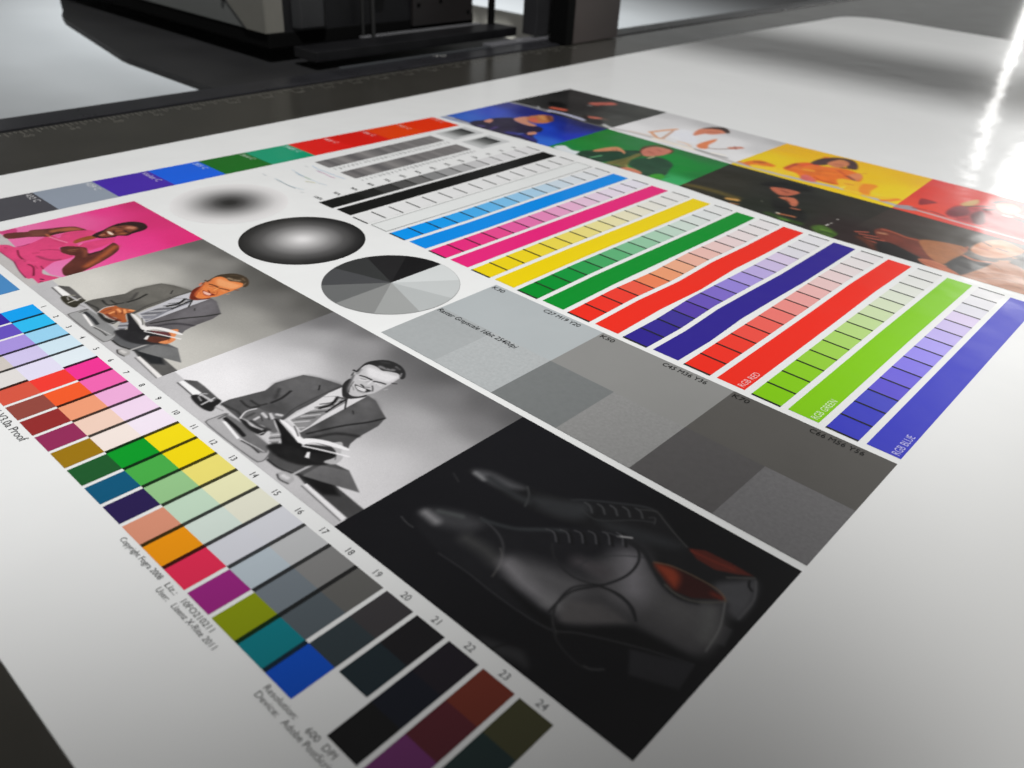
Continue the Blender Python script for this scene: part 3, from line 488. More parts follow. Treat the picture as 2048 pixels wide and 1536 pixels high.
   (2,(88,88,88),1.4,1,[-240.7,-261.7,-242.3,-250.0]),
   (2,(26,26,26),1.5,1.4,[-135.8,-265.6,-117.0,-265.4,-100.5,-260.8,-78.7,-252.1]),
   (0,(74,74,74),0,0.9,[-142.1,-260.6,-151.7,-246.9,-124.7,-235.7,-98.2,-221.2,-60.5,-214.3,-24.2,-229.5,-81.9,-253.0,-102.3,-259.6,-114.3,-264.1,-136.8,-265.0]),
   (0,(66,66,66),0,0.8,[-93.2,-257.9,-68.7,-244.8,-52.7,-240.4,1.0,-243.1,1.5,-266.0,-71.8,-261.9]),
   (0,(28,28,28),0,3.3,[-94.1,-257.3,-69.5,-244.2,-52.7,-240.4,-33.3,-247.1,-47.5,-258.9,-73.5,-259.1]),
   (0,(98,98,98),0,0.8,[-87.7,-255.3,-88.5,-230.1,-59.6,-215.0,-24.2,-229.5,-64.3,-246.4]),
   (0,(228,228,228),0,0.5,[-74.0,-263.2,-73.4,-259.5,-1.0,-263.2,-1.9,-269.6]),
   (2,(70,70,70),0.5,0.5,[-74.2,-265.8,-39.5,-268.0,-2.8,-270.5]),
   (1,(166,166,166),0,1,[-108.6,-270.9,-104.6,-263.6,-93.4,-262.9,-86.6,-266.5,-86.8,-273.5,-98.8,-274.7]),
   (2,(205,205,205),2.4,2,[-101.5,-269.7,-94.7,-268.8]),
   (2,(42,42,42),0.8,0.7,[-107.9,-272.7,-98.6,-276.0,-86.4,-273.7]),
   (2,(170,170,170),1.7,0.7,[-95.9,-263.2,-95.7,-243.1,-94.1,-223.5]),
   (0,(74,74,74),0,0.8,[-267.3,-243.2,-267.5,-231.2,-255.9,-189.6,-262.4,-170.7,-254.9,-134.4,-235.2,-123.5,-203.8,-114.0,-197.6,-113.8,-195.1,-149.4,-193.0,-187.6,-187.6,-209.0,-188.4,-213.6,-207.9,-222.9,-227.7,-216.8,-231.5,-224.8,-228.0,-240.5,-222.2,-245.8,-253.8,-244.7]),
   (0,(74,74,74),0,0.8,[-154.6,-211.2,-158.7,-143.0,-162.0,-105.5,-146.9,-106.0,-127.8,-114.0,-110.3,-120.9,-103.3,-138.3,-101.6,-169.4,-97.9,-183.2,-91.3,-191.9,-106.6,-202.9,-139.6,-215.0,-147.5,-214.5]),
   (1,(90,90,90),0,8.4,[-259.9,-172.4,-251.6,-136.8,-232.7,-125.3,-202.5,-116.9,-200.3,-154.9,-199.5,-186.6,-221.3,-185.8,-240.7,-181.7]),
   (1,(88,88,88),0,7.9,[-145.6,-168.0,-155.4,-110.9,-127.8,-117.9,-115.4,-143.5,-124.3,-175.3]),
   (2,(34,34,34),1.7,1.7,[-228.0,-199.1,-228.1,-184.8,-233.9,-168.0]),
   (2,(38,38,38),1.4,1.6,[-256.0,-223.0,-238.1,-223.9,-231.2,-214.6]),
   (2,(40,40,40),1.2,1.6,[-247.8,-214.3,-233.5,-213.1,-229.8,-205.0]),
   (2,(34,34,34),1.4,1.5,[-146.7,-206.4,-132.3,-169.0,-117.4,-141.9,-110.3,-122.8]),
   (2,(44,44,44),2.4,2.6,[-136.7,-210.2,-125.2,-183.6,-103.5,-167.9]),
   (2,(36,36,36),0.9,0.6,[-220.6,-134.3,-213.1,-141.4]),
   (2,(48,48,48),0.8,0.6,[-148.3,-139.8,-142.5,-143.5]),
   (2,(44,44,44),1.4,2,[-263.9,-243.6,-241.1,-239.0,-228.0,-240.5]),
   (2,(50,50,50),0.5,0.6,[-223.2,-219.8,-191.6,-213.2,-199.5,-186.6,-201.7,-148.2,-201.4,-115.8]),
   (2,(58,58,58),2.1,2.9,[-246.9,-175.6,-233.2,-190.3]),
   (1,(36,36,36),0,1.5,[-224.5,-244.4,-215.1,-242.0,-202.4,-243.4,-184.0,-238.7,-179.2,-245.1,-193.7,-249.0,-213.6,-247.9]),
   (0,(205,205,205),0,0.8,[-198.6,-115.0,-199.1,-136.9,-185.6,-206.9,-153.7,-210.1,-158.7,-143.0,-161.4,-109.0,-174.0,-123.4,-187.8,-120.5]),
   (0,(128,128,128),0,0.8,[-185.9,-134.5,-174.2,-129.1,-168.1,-132.9,-164.1,-172.4,-157.1,-195.4,-155.7,-208.7,-182.6,-203.7,-182.2,-168.1,-181.2,-142.8]),
   (2,(205,205,205),0.8,0.6,[-177.4,-206.4,-165.6,-189.3]),
   (2,(70,70,70),0.8,0.6,[-178.8,-198.8,-166.9,-180.8]),
   (2,(205,205,205),0.8,0.6,[-180.2,-191.1,-168.3,-172.2]),
   (2,(60,60,60),0.8,0.6,[-181.6,-183.3,-169.7,-163.5]),
   (2,(200,200,200),0.8,0.6,[-183.1,-175.4,-171.1,-154.6]),
   (2,(66,66,66),0.8,0.6,[-184.5,-167.4,-172.5,-145.7]),
   (2,(60,60,60),0.8,0.6,[-186.0,-159.3,-173.9,-136.6]),
   (2,(205,205,205),0.7,0.6,[-163.9,-208.1,-159.0,-201.1]),
   (2,(28,28,28),1.8,1,[-184.4,-134.6,-176.6,-150.1,-179.2,-164.9]),
   (2,(28,28,28),1.3,0.8,[-173.3,-129.4,-171.5,-144.6,-167.5,-164.3]),
   (2,(30,30,30),0.9,0.6,[-174.0,-128.8,-157.9,-144.1]),
   (2,(60,60,60),1.2,0.8,[-185.9,-135.4,-174.2,-129.1]),
   (2,(110,110,110),0.4,0.4,[-195.8,-146.0,-188.1,-135.7]),
   (2,(180,180,180),1,0.8,[-178.3,-135.5,-173.5,-146.8]),
   (0,(150,150,150),0,0.7,[-177.1,-234.9,-171.4,-225.2,-157.5,-232.2,-153.7,-243.9,-162.5,-246.3]),
   (2,(215,215,215),0.7,0.6,[-172.5,-238.0,-165.7,-228.3]),
   (2,(60,60,60),0.8,0.6,[-168.2,-241.7,-160.5,-231.0]),
   (2,(210,210,210),0.6,0.6,[-164.7,-244.0,-157.3,-234.8]),
   (2,(70,70,70),0.6,0.5,[-159.2,-245.2,-155.2,-239.6]),
   (2,(34,34,34),2.8,1.5,[-181.7,-243.5,-187.7,-227.8]),
   (2,(190,190,190),0.7,0.6,[-182.6,-246.2,-181.9,-240.0]),
   (1,(96,96,96),0,1,[-226.9,-241.2,-231.9,-224.5,-227.7,-216.8,-219.1,-215.5,-203.6,-206.8,-196.1,-205.8,-193.9,-209.9,-196.0,-217.1,-183.8,-223.7,-172.3,-228.0,-176.1,-233.9,-192.6,-233.0,-204.8,-238.5,-217.3,-240.6]),
   (2,(196,196,196),1.9,1.6,[-210.9,-233.7,-211.9,-227.2]),
   (2,(196,196,196),2,1.6,[-215.6,-219.6,-205.9,-220.8]),
   (2,(196,196,196),2,1.6,[-208.5,-213.9,-198.7,-217.0]),
   (2,(196,196,196),2,1.6,[-202.8,-209.1,-197.1,-206.0]),
   (2,(56,56,56),2.1,1.9,[-211.1,-237.8,-196.5,-237.2,-182.3,-233.1]),
   (2,(66,66,66),2,2,[-221.8,-237.7,-222.6,-227.0]),
   (2,(212,212,212),1,0.8,[-224.7,-243.9,-232.0,-231.2,-229.1,-219.4]),
   (2,(50,50,50),0.6,0.6,[-212.6,-224.1,-202.3,-228.4]),
   (2,(50,50,50),0.6,0.6,[-208.9,-216.3,-199.5,-221.6]),
   (0,(26,26,26),0,0.9,[-197.7,-215.9,-189.4,-214.7,-139.4,-223.6,-100.0,-202.8,-88.7,-207.9,-84.8,-222.0,-99.3,-232.2,-121.8,-246.0,-146.6,-253.6,-147.9,-239.5,-167.2,-228.1]),
   (1,(30,30,30),0,2.5,[-157.4,-253.0,-148.0,-236.2,-96.4,-222.6,-84.4,-223.1,-101.2,-244.1,-126.5,-254.2]),
   (1,(52,52,52),0,0.9,[-127.8,-216.6,-101.8,-199.6,-97.1,-206.6,-112.4,-214.2]),
   (1,(36,36,36),0,1.8,[-109.6,-233.1,-111.4,-221.7,-90.6,-209.9,-85.2,-220.8,-96.5,-230.9]),
   (1,(172,172,172),0,0.9,[-116.3,-200.9,-112.4,-195.1,-108.0,-188.7,-101.6,-190.6,-90.0,-202.5,-83.8,-204.4,-79.6,-213.2,-81.2,-220.5,-91.8,-224.3,-89.7,-210.6,-100.0,-202.8]),
   (2,(170,170,170),1.2,1.1,[-89.0,-223.1,-85.1,-215.8]),
   (2,(70,70,70),0.5,0.5,[-91.5,-207.5,-86.0,-213.4]),
   (1,(228,228,228),0,0.6,[-191.8,-212.7,-187.3,-210.9,-171.9,-211.1,-145.9,-215.6,-138.7,-216.5,-135.0,-221.7,-142.4,-223.2,-160.5,-217.4,-179.4,-214.6]),
   (1,(230,230,230),0,0.6,[-141.7,-217.2,-135.2,-207.8,-118.2,-197.7,-94.2,-190.5,-90.2,-193.2,-111.4,-202.8,-129.2,-212.1,-132.1,-222.9]),
   (2,(230,230,230),1.2,0.5,[-130.8,-223.6,-109.5,-212.9,-80.2,-199.2]),
   (2,(60,60,60),0.6,0.6,[-169.0,-208.0,-149.5,-216.5]),
   (0,(225,225,225),0,0.5,[-118.1,-227.0,-115.7,-224.5,-107.1,-232.2,-112.4,-234.4]),
   (1,(44,44,44),0,0.7,[-202.5,-113.0,-208.2,-99.9,-204.9,-96.4,-192.4,-112.3,-180.6,-119.6,-171.9,-118.6,-166.8,-106.9,-163.2,-106.5,-162.7,-111.6,-170.2,-125.1,-178.0,-129.3,-185.0,-127.1]),
   (1,(182,182,182),0,0.6,[-214.8,-86.0,-218.5,-77.6,-221.5,-68.3,-219.8,-58.5,-212.4,-50.5,-202.7,-47.9,-187.2,-46.8,-175.5,-43.3,-167.8,-47.2,-166.0,-54.3,-163.8,-66.8,-162.7,-78.1,-161.4,-96.1,-164.4,-103.6,-167.7,-114.1,-174.0,-119.5,-182.0,-119.7,-190.4,-114.5,-201.6,-101.8,-209.0,-91.9]),
   (1,(212,212,212),0,4.5,[-213.9,-63.3,-196.4,-56.7,-177.5,-51.6,-169.9,-51.0,-168.6,-66.1,-184.1,-73.9,-199.3,-75.2]),
   (2,(90,90,90),1.4,1.7,[-211.6,-88.5,-202.0,-100.7,-192.6,-112.5,-184.7,-118.3]),
   (2,(130,130,130),2.2,2.2,[-216.4,-73.8,-211.9,-82.8]),
   (1,(44,44,44),0,0.8,[-216.6,-81.8,-221.4,-69.8,-225.4,-56.7,-222.2,-45.9,-214.9,-35.5,-204.1,-30.2,-190.0,-29.3,-177.5,-33.0,-168.5,-38.7,-163.0,-45.0,-162.4,-50.4,-167.3,-49.7,-173.2,-45.4,-179.6,-45.5,-189.0,-50.2,-196.1,-54.8,-206.7,-53.8,-217.5,-56.1,-220.7,-62.0,-219.0,-70.3,-214.5,-79.4]),
   (2,(125,125,125),2.3,2.7,[-205.3,-50.7,-194.1,-48.0,-187.0,-43.4]),
   (2,(92,92,92),1.4,1.5,[-191.3,-35.4,-182.7,-37.1]),
   (2,(120,120,120),1.1,1,[-168.5,-48.0,-173.7,-41.3]),
   (2,(60,60,60),1,1.1,[-213.7,-42.3,-203.8,-36.3]),
   (2,(50,50,50),0.5,0.6,[-195.1,-36.5,-190.3,-39.1]),
   (2,(50,50,50),0.5,0.6,[-186.6,-36.6,-179.9,-38.8]),
   (2,(50,50,50),0.5,0.6,[-195.5,-43.3,-191.2,-44.8]),
   (2,(50,50,50),0.5,0.6,[-183.2,-42.4,-177.1,-41.9]),
   (2,(50,50,50),0.5,0.6,[-200.9,-45.9,-195.7,-48.1]),
   (2,(26,26,26),1.1,0.7,[-205.7,-83.0,-197.5,-80.1,-187.3,-79.1]),
   (2,(26,26,26),1.1,0.7,[-182.9,-79.3,-175.0,-75.2,-167.9,-73.0]),
   (2,(80,80,80),0.4,0.4,[-198.8,-87.1,-192.7,-84.0]),
   (2,(90,90,90),0.3,0.4,[-175.1,-82.0,-170.0,-80.1]),
   (2,(206,206,206),1,1.2,[-198.5,-89.5,-191.4,-86.3,-188.9,-83.6]),
   (2,(205,205,205),1.4,1.7,[-177.8,-80.5,-168.9,-79.7]),
   (2,(26,26,26),0.9,0.6,[-188.0,-95.9,-184.2,-96.2,-180.4,-97.2]),
   (2,(60,60,60),0.5,0.6,[-180.4,-97.2,-177.6,-94.2,-174.9,-92.3]),
   (2,(214,214,214),1,0.9,[-182.7,-88.7,-184.9,-81.5]),
   (2,(120,120,120),0.4,0.6,[-188.4,-87.5,-187.4,-83.5]),
   (1,(44,44,44),0,0.6,[-193.3,-100.9,-187.4,-99.7,-179.3,-98.2,-169.4,-95.5,-167.2,-97.3,-169.6,-102.0,-174.9,-105.7,-181.9,-106.7,-187.9,-104.6]),
   (1,(222,222,222),0,0.4,[-189.9,-102.0,-180.7,-99.7,-174.5,-98.7,-171.8,-102.3,-176.1,-104.8,-183.4,-105.5]),
   (2,(110,110,110),0.2,0.2,[-186.5,-103.0,-178.7,-102.6,-172.9,-100.6]),
   (2,(104,104,104),0.5,0.6,[-180.3,-107.9,-172.0,-106.7,-168.1,-101.9]),
   (2,(120,120,120),0.5,0.7,[-196.1,-106.1,-190.0,-106.9,-183.9,-110.4]),
   (2,(52,52,52),0.7,0.7,[-176.0,-87.4,-170.3,-91.3,-166.0,-95.3]),
   (2,(44,44,44),0.9,0.6,[-164.0,-65.6,-161.3,-64.1,-158.9,-62.3]),
   (2,(170,170,170),0.7,0.7,[-158.5,-82.9,-157.1,-78.6]),
   (2,(160,160,160),1.3,1,[-212.3,-95.4,-216.9,-89.7]),
   (2,(24,24,24),1.4,0.6,[-221.4,-80.8,-218.3,-80.5]),
   (2,(50,50,50),0.9,0.6,[-213.4,-90.5,-216.4,-84.7]),
   (2,(60,60,60),0.4,0.4,[-199.5,-98.0,-192.2,-109.2,-184.3,-117.9]),
  ]),
 ('shoe_photo', 'printed photo of black lace-up shoes on a black background', [(0.0, 0.0), (361.0, 0.0), (361.0, -280.0), (0.0, -280.0)], 1, (178, 178, 172),
  [(12.6,-253.5,19,19,20),(76.3,-78.2,20,20,21),(314.2,-39.4,17,17,17),(313.6,-290.9,15,15,16)],
  [
   (1,(22,22,22),0,4.6,[28.9,-123.0,45.7,-105.4,69.8,-101.4,91.8,-95.6,129.8,-82.5,151.8,-70.6,194.5,-33.4,214.1,-27.5,230.2,-34.3,266.3,-51.4,334.6,-39.9,348.0,-69.1,347.8,-99.0,329.2,-108.1,298.5,-98.6,257.4,-83.7,223.1,-86.2,165.0,-106.5,115.1,-121.9,61.9,-122.3]),
   (1,(58,58,58),0,7,[32.2,-117.2,46.5,-106.3,70.4,-102.0,91.9,-99.5,76.3,-115.8,52.9,-120.2]),
   (2,(93,93,91),2.9,3.8,[37.4,-118.8,50.6,-119.7]),
   (2,(37,38,38),4,5,[53.6,-113.7,89.8,-115.7,107.7,-113.5]),
   (2,(45,46,45),1.1,1.2,[91.8,-95.6,102.4,-105.3,111.0,-120.9]),
   (1,(37,38,38),0,9,[106.1,-104.3,132.2,-85.4,155.9,-71.7,165.0,-91.2,149.9,-106.8,123.6,-113.1]),
   (1,(32,33,33),0,8.6,[177.4,-83.7,209.0,-66.4,256.0,-52.4,251.5,-66.6,208.8,-86.3]),
   (2,(34,35,35),1.5,1.5,[139.1,-78.3,151.2,-65.8,194.9,-34.0,211.8,-28.4]),
   (2,(53,54,53),0.9,1.2,[150.9,-71.4,158.1,-72.2,166.0,-78.8]),
   (2,(53,54,53),0.9,1.2,[161.6,-63.6,168.7,-64.4,176.5,-71.1]),
   (2,(53,54,53),0.9,1.2,[172.3,-55.8,179.3,-56.6,187.0,-63.4]),
   (2,(53,54,53),0.9,1.2,[183.0,-48.0,189.9,-48.8,197.5,-55.7]),
   (2,(53,54,53),0.9,1.2,[193.6,-40.2,200.5,-41.1,208.0,-48.0]),
   (2,(44,44,42),0.9,1.2,[198.2,-38.7,212.4,-29.3,226.7,-35.4,245.1,-44.1,263.7,-51.7]),
   (2,(45,45,44),0.7,0.9,[212.2,-42.6,217.2,-38.5,221.7,-47.2]),
   (2,(40,41,40),0.7,1.2,[155.4,-82.9,177.4,-83.7,202.7,-57.6,220.0,-44.8]),
   (0,(62,25,19),0,1.4,[266.0,-51.8,279.6,-42.5,309.4,-39.8,331.0,-40.1,319.3,-48.4,300.1,-59.1,279.2,-59.2]),
   (2,(83,30,21),1.1,2.2,[270.1,-53.2,294.4,-49.6,312.6,-45.5]),
   (1,(53,53,53),0,6.1,[310.2,-76.2,323.7,-56.1,335.1,-44.5,345.8,-67.3,348.4,-95.7,339.7,-99.4,323.3,-90.0]),
   (2,(58,57,53),0.8,1.1,[313.4,-60.1,333.3,-41.2]),
   (2,(62,62,61),0.9,1.3,[335.4,-44.2,345.9,-67.1,347.4,-98.2]),
   (2,(18,18,18),1.2,1,[331.3,-48.4,333.7,-54.5,338.9,-58.6]),
   (0,(35,35,35),0,1.4,[340.1,-114.4,350.0,-113.2,354.5,-135.0,343.8,-136.7]),
   (1,(23,23,24),0,4.2,[38.4,-210.6,42.6,-199.0,54.2,-187.0,73.3,-175.6,91.6,-167.0,112.4,-164.7,130.4,-153.1,146.8,-132.7,168.3,-110.6,201.4,-84.1,215.5,-79.5,234.5,-86.3,253.7,-94.3,281.4,-111.8,301.8,-111.8,328.7,-88.6,335.2,-102.0,341.9,-129.5,344.9,-153.1,324.0,-169.1,302.6,-180.5,269.7,-204.1,235.6,-226.6,205.4,-229.7,166.6,-231.4,134.8,-230.0,99.8,-230.0,59.7,-222.4]),
   (1,(46,46,46),0,9.8,[43.1,-202.6,52.3,-188.5,73.3,-175.6,98.2,-170.3,98.5,-187.4,77.0,-202.1,60.9,-206.2]),
   (2,(102,101,99),4.3,6.4,[47.2,-201.5,64.2,-202.8]),
   (2,(56,58,56),2.6,3.5,[54.6,-190.7,77.1,-179.3]),
   (2,(48,48,46),6.2,10.8,[103.6,-199.0,127.9,-197.6,143.0,-200.4]),
   (2,(45,45,45),1.1,1.4,[91.6,-167.0,111.6,-169.0,128.9,-175.5,142.0,-187.8,153.4,-207.5]),
   (2,(58,57,54),0.8,1.1,[135.8,-184.9,147.7,-195.6,156.3,-217.5]),
   (2,(38,40,40),2.3,2.9,[95.7,-167.8,125.5,-154.7,148.0,-134.1,163.9,-120.1]),
   (1,(66,65,64),0,15.3,[150.1,-193.2,156.6,-182.1,186.9,-169.1,221.8,-159.5,237.3,-168.8,229.3,-193.0,217.4,-205.1,191.1,-207.4,168.6,-205.1]),
   (2,(96,94,93),6.4,11.7,[155.9,-196.2,180.3,-201.7,210.7,-203.8]),
   (2,(83,82,80),7.3,9.7,[215.5,-203.0,229.9,-200.4]),
   (1,(61,59,57),0,7.2,[232.4,-213.2,224.5,-193.9,234.8,-179.5,253.3,-168.8,278.3,-170.9,274.1,-182.7,239.6,-215.5]),
   (1,(53,52,51),0,12.5,[212.0,-143.5,221.5,-111.3,236.0,-96.4,256.6,-102.5,284.6,-112.7,306.4,-111.2,328.7,-90.7,340.0,-120.2,344.4,-153.0,321.2,-164.8,284.2,-164.9,248.0,-158.0]),
   (1,(53,52,51),0,14.6,[227.6,-170.4,237.3,-143.8,260.7,-120.1,292.6,-121.1,323.1,-114.2,337.7,-122.5,341.3,-151.8,315.4,-163.4,269.0,-168.7]),
   (2,(90,88,88),13.1,20.9,[234.9,-106.7,259.8,-137.8]),
   (2,(61,60,58),10.9,16.9,[298.9,-130.7,328.9,-123.8]),
   (2,(66,66,63),6,9.5,[324.7,-108.7,337.4,-137.7]),
   (2,(54,51,51),6.6,10.6,[201.8,-145.0,225.2,-138.8]),
   (1,(16,16,16),0,5.6,[166.5,-215.7,221.6,-216.5,248.6,-210.2,286.0,-174.5,342.2,-168.3,306.7,-186.4,256.0,-219.3,227.4,-229.6]),
   (2,(42,42,42),0.6,1,[98.7,-232.1,135.2,-230.4,167.0,-231.8,206.8,-231.3,236.2,-227.4,252.7,-215.3,270.4,-204.9,306.7,-186.4,345.5,-170.6]),
   (0,(30,30,31),0,2.2,[297.4,-195.7,346.0,-170.7,349.6,-201.5,312.4,-218.3]),
   (2,(38,38,38),0.4,0.6,[346.0,-170.7,349.9,-201.2]),
   (2,(19,19,19),1.3,1.1,[151.3,-130.7,160.4,-128.7,171.3,-138.2]),
   (2,(61,61,61),0.7,0.8,[149.2,-131.8,157.6,-130.1,167.9,-138.8]),
   (2,(19,19,19),1.3,1.1,[161.8,-121.3,170.5,-119.7,181.2,-129.5]),
   (2,(61,61,61),0.7,0.8,[159.7,-122.5,167.8,-121.1,177.8,-130.1]),
   (2,(19,19,19),1.3,1.1,[172.4,-111.9,180.7,-110.7,191.1,-120.8]),
   (2,(61,61,61),0.7,0.8,[170.3,-113.1,178.0,-112.1,187.7,-121.4]),
   (2,(19,19,19),1.3,1.1,[183.0,-102.5,190.9,-101.7,200.9,-112.1]),
   (2,(61,61,61),0.7,0.8,[180.9,-103.7,188.1,-103.1,197.6,-112.7]),
   (2,(19,19,19),1.3,1.1,[193.5,-93.2,201.1,-92.7,210.8,-103.4]),
   (2,(61,61,61),0.7,0.8,[191.5,-94.3,198.3,-94.1,207.5,-104.0]),
   (2,(19,19,19),1.3,1.1,[204.1,-83.8,211.3,-83.7,220.7,-94.7]),
   (2,(61,61,61),0.7,0.8,[202.0,-84.9,208.6,-85.1,217.4,-95.3]),
   (2,(30,30,30),1,1.3,[166.9,-143.7,183.9,-158.7,211.2,-163.9,239.6,-154.1,263.7,-154.3,281.2,-164.2]),
   (2,(115,114,110),1.3,0.9,[205.9,-88.3,217.5,-80.3]),
   (2,(42,42,42),0.9,0.9,[193.1,-92.6,206.8,-87.4]),
   (2,(26,26,26),1.3,0.8,[220.6,-88.7,232.5,-90.7,241.9,-104.1,244.5,-125.8,236.9,-150.6,221.5,-176.6,219.9,-196.6,221.5,-212.6]),
   (2,(27,27,27),1,0.7,[236.9,-150.6,218.7,-173.2,219.0,-195.5,227.4,-214.4,242.1,-229.6,256.8,-236.3,274.6,-239.3,286.0,-236.4,294.7,-228.6]),
   (2,(49,49,48),0.6,0.6,[280.6,-237.4,287.5,-235.2,294.6,-228.4]),
   (2,(24,24,24),1.1,1,[229.2,-158.4,250.8,-151.1,270.8,-155.1,283.0,-166.1]),
   (2,(37,38,38),0.5,0.8,[210.1,-160.7,205.1,-143.8,211.8,-124.8,226.7,-106.8,246.3,-91.4]),
   (2,(42,42,40),0.4,0.5,[243.5,-228.2,225.2,-212.8,219.7,-194.7,221.5,-176.6]),
   (2,(26,26,26),2.9,2.6,[218.6,-85.9,238.9,-88.8,271.6,-109.0,293.3,-114.3,309.5,-108.1]),
   (0,(40,19,17),0,1.3,[253.8,-93.3,269.2,-85.2,303.1,-81.3,319.6,-83.5,326.4,-86.9,303.6,-106.7,288.5,-110.9,273.1,-105.3]),
   (1,(101,38,22),0,5.2,[255.0,-94.3,270.6,-87.4,281.7,-92.3,286.0,-107.1,273.1,-103.2]),
   (2,(70,26,19),2.5,3,[314.9,-88.3,322.9,-87.2]),
   (2,(63,61,53),0.8,1,[276.5,-110.4,292.5,-113.0,309.2,-107.6,328.7,-88.6]),
   (2,(80,62,45),0.7,1,[252.8,-93.0,268.8,-84.7,297.5,-80.5,318.0,-80.9,327.9,-87.4]),
   (2,(86,86,82),0.6,0.9,[329.0,-90.4,340.7,-119.5,345.5,-151.1]),
   (2,(50,50,49),0.7,0.9,[34.8,-223.0,45.7,-225.4,54.7,-225.1]),
   (2,(32,32,32),1,1.3,[20.7,-136.3,34.3,-142.5]),
   (1,(34,34,34),0,5.3,[198.8,-276.6,218.2,-267.9,234.5,-262.2,248.5,-272.0,235.5,-275.0,216.3,-280.4]),
   (2,(16,16,16),0.9,1.3,[213.2,-280.0,220.7,-264.7,232.0,-259.4]),
  ]),
 ('portrait_photo', 'printed photo of a woman in a dark blue dress on a blue background', [(-1070.8, 1130.7), (-725.7, 1135.7), (-719.6, 890.8), (-1066.1, 866.6)], 1.6, (215, 217, 217),
  [(-1067.3,904.0,45,88,178),(-1063.4,1122.5,55,56,122),(-1063.2,977.9,52,88,185),(-952.0,1104.4,35,40,112),(-786.6,1132.1,25,30,80),(-795.1,1046.2,26,38,125),(-819.5,1013.4,33,68,185),(-743.5,909.5,50,100,198),(-722.4,1003.3,26,48,170),(-1032.7,1006.3,58,78,180),(-1035.5,921.3,60,100,188)],
  [
   (2,(164,166,170),8.5,3.7,[-1084.9,873.1,-1025.4,883.2,-900.3,869.2,-795.1,868.5,-695.5,873.1]),
   (1,(42,36,60),0,3,[-977.1,885.9,-985.9,911.7,-976.8,936.8,-974.5,972.4,-947.7,1015.6,-923.0,997.5,-882.8,989.1,-852.2,1005.8,-830.1,999.1,-813.7,973.5,-819.8,953.7,-832.8,947.9,-803.6,929.3,-756.3,892.7,-781.3,881.3,-811.0,874.7,-878.8,874.7,-926.9,868.7]),
   (2,(46,46,122),9.1,5.8,[-857.7,903.0,-822.3,915.7,-774.1,901.6]),
   (2,(80,70,130),3.8,3.8,[-947.2,889.5,-935.0,893.8]),
   (2,(70,55,110),4.9,5.3,[-904.3,887.3,-911.0,914.2]),
   (2,(165,170,190),4.6,3.6,[-813.2,882.8,-792.6,882.6]),
   (2,(80,100,170),3.3,2.9,[-834.1,911.5,-831.7,926.2]),
   (2,(45,50,100),2.7,3.1,[-1030.9,888.5,-987.4,890.6]),
   (1,(196,134,112),0,2.3,[-971.5,931.3,-975.2,958.4,-962.3,956.7,-949.0,934.1,-958.3,926.4]),
   (1,(196,132,106),0,3.2,[-940.6,1012.3,-930.7,1055.0,-897.0,1020.2,-858.4,1009.8,-866.8,992.2,-905.5,993.3]),
   (1,(186,112,66),0,4,[-930.2,1052.9,-920.4,1100.1,-897.3,1111.6,-878.6,1097.3,-858.7,1059.6,-869.9,1029.1,-894.5,1023.5]),
   (1,(200,92,74),0,3.2,[-916.5,1045.3,-911.9,1064.9,-882.2,1040.3,-892.7,1026.0]),
   (2,(120,68,48),6.9,5.7,[-901.1,1106.4,-866.3,1074.9]),
   (2,(205,140,80),6.1,6.5,[-913.7,1089.1,-887.7,1071.6]),
   (1,(198,134,106),0,2.2,[-828.4,939.9,-822.1,962.2,-806.6,948.1,-814.1,926.7]),
   (2,(30,28,50),2.6,2.2,[-814.1,921.0,-803.5,935.1]),
  ]),
 ('portrait_photo', 'printed photo of a man in a dark green jacket on a green background', [(-725.7, 1135.7), (-364.4, 1127.3), (-354.9, 894.0), (-719.6, 890.8)], 1.5, (215, 217, 217),
  [(-719.5,909.3,20,120,60),(-716.4,1122.7,15,116,35),(-684.2,988.8,18,124,45),(-605.9,1114.6,45,118,65),(-652.4,1111.2,40,116,58),(-449.2,1123.1,38,104,55),(-465.6,1061.1,20,128,50),(-409.3,1007.2,18,128,48),(-379.2,911.6,52,160,92),(-369.3,993.8,25,112,50),(-560.4,1117.9,40,115,62),(-715.1,1028.0,12,112,34)],
  [
   (0,(168,168,170),0,3.3,[-729.8,874.2,-691.4,881.9,-581.2,887.9,-556.6,885.7,-429.9,878.1,-389.1,895.1,-355.9,894.5,-338.3,879.6,-400.8,851.1,-692.9,848.7]),
   (1,(205,214,218),0,2.8,[-709.3,898.8,-700.5,928.7,-666.5,914.3,-642.6,919.3,-633.5,903.3,-642.8,885.1,-676.9,888.1]),
   (2,(20,90,48),3.8,3.4,[-669.5,879.2,-630.2,884.2,-590.8,900.2]),
   (1,(26,62,42),0,2.8,[-645.2,921.0,-634.2,956.3,-598.0,1003.4,-554.9,1038.4,-529.6,998.9,-561.6,898.5,-587.8,884.3,-627.8,887.3]),
   (2,(92,165,112),2.8,2.8,[-601.2,901.6,-594.4,935.4]),
   (1,(36,72,50),0,2.7,[-530.4,967.9,-503.1,1033.1,-453.0,1018.0,-430.1,971.6,-414.0,919.9,-448.6,889.6,-476.1,913.3,-509.8,926.5]),
   (1,(30,68,45),0,3.5,[-574.6,1023.3,-553.7,1039.9,-528.4,1000.5,-552.7,989.4]),
   (1,(108,104,54),0,3.4,[-554.9,895.6,-547.3,966.0,-550.1,1018.4,-535.2,1011.9,-529.1,959.7,-502.7,907.3,-526.1,905.7]),
   (2,(70,80,40),1.4,1.7,[-538.0,909.5,-540.9,944.5,-541.5,983.5]),
   (2,(150,140,80),2.6,2.6,[-514.4,920.5,-500.4,910.3]),
   (1,(95,82,58),0,2.6,[-554.2,888.7,-503.8,905.8,-499.7,878.9,-525.1,874.1]),
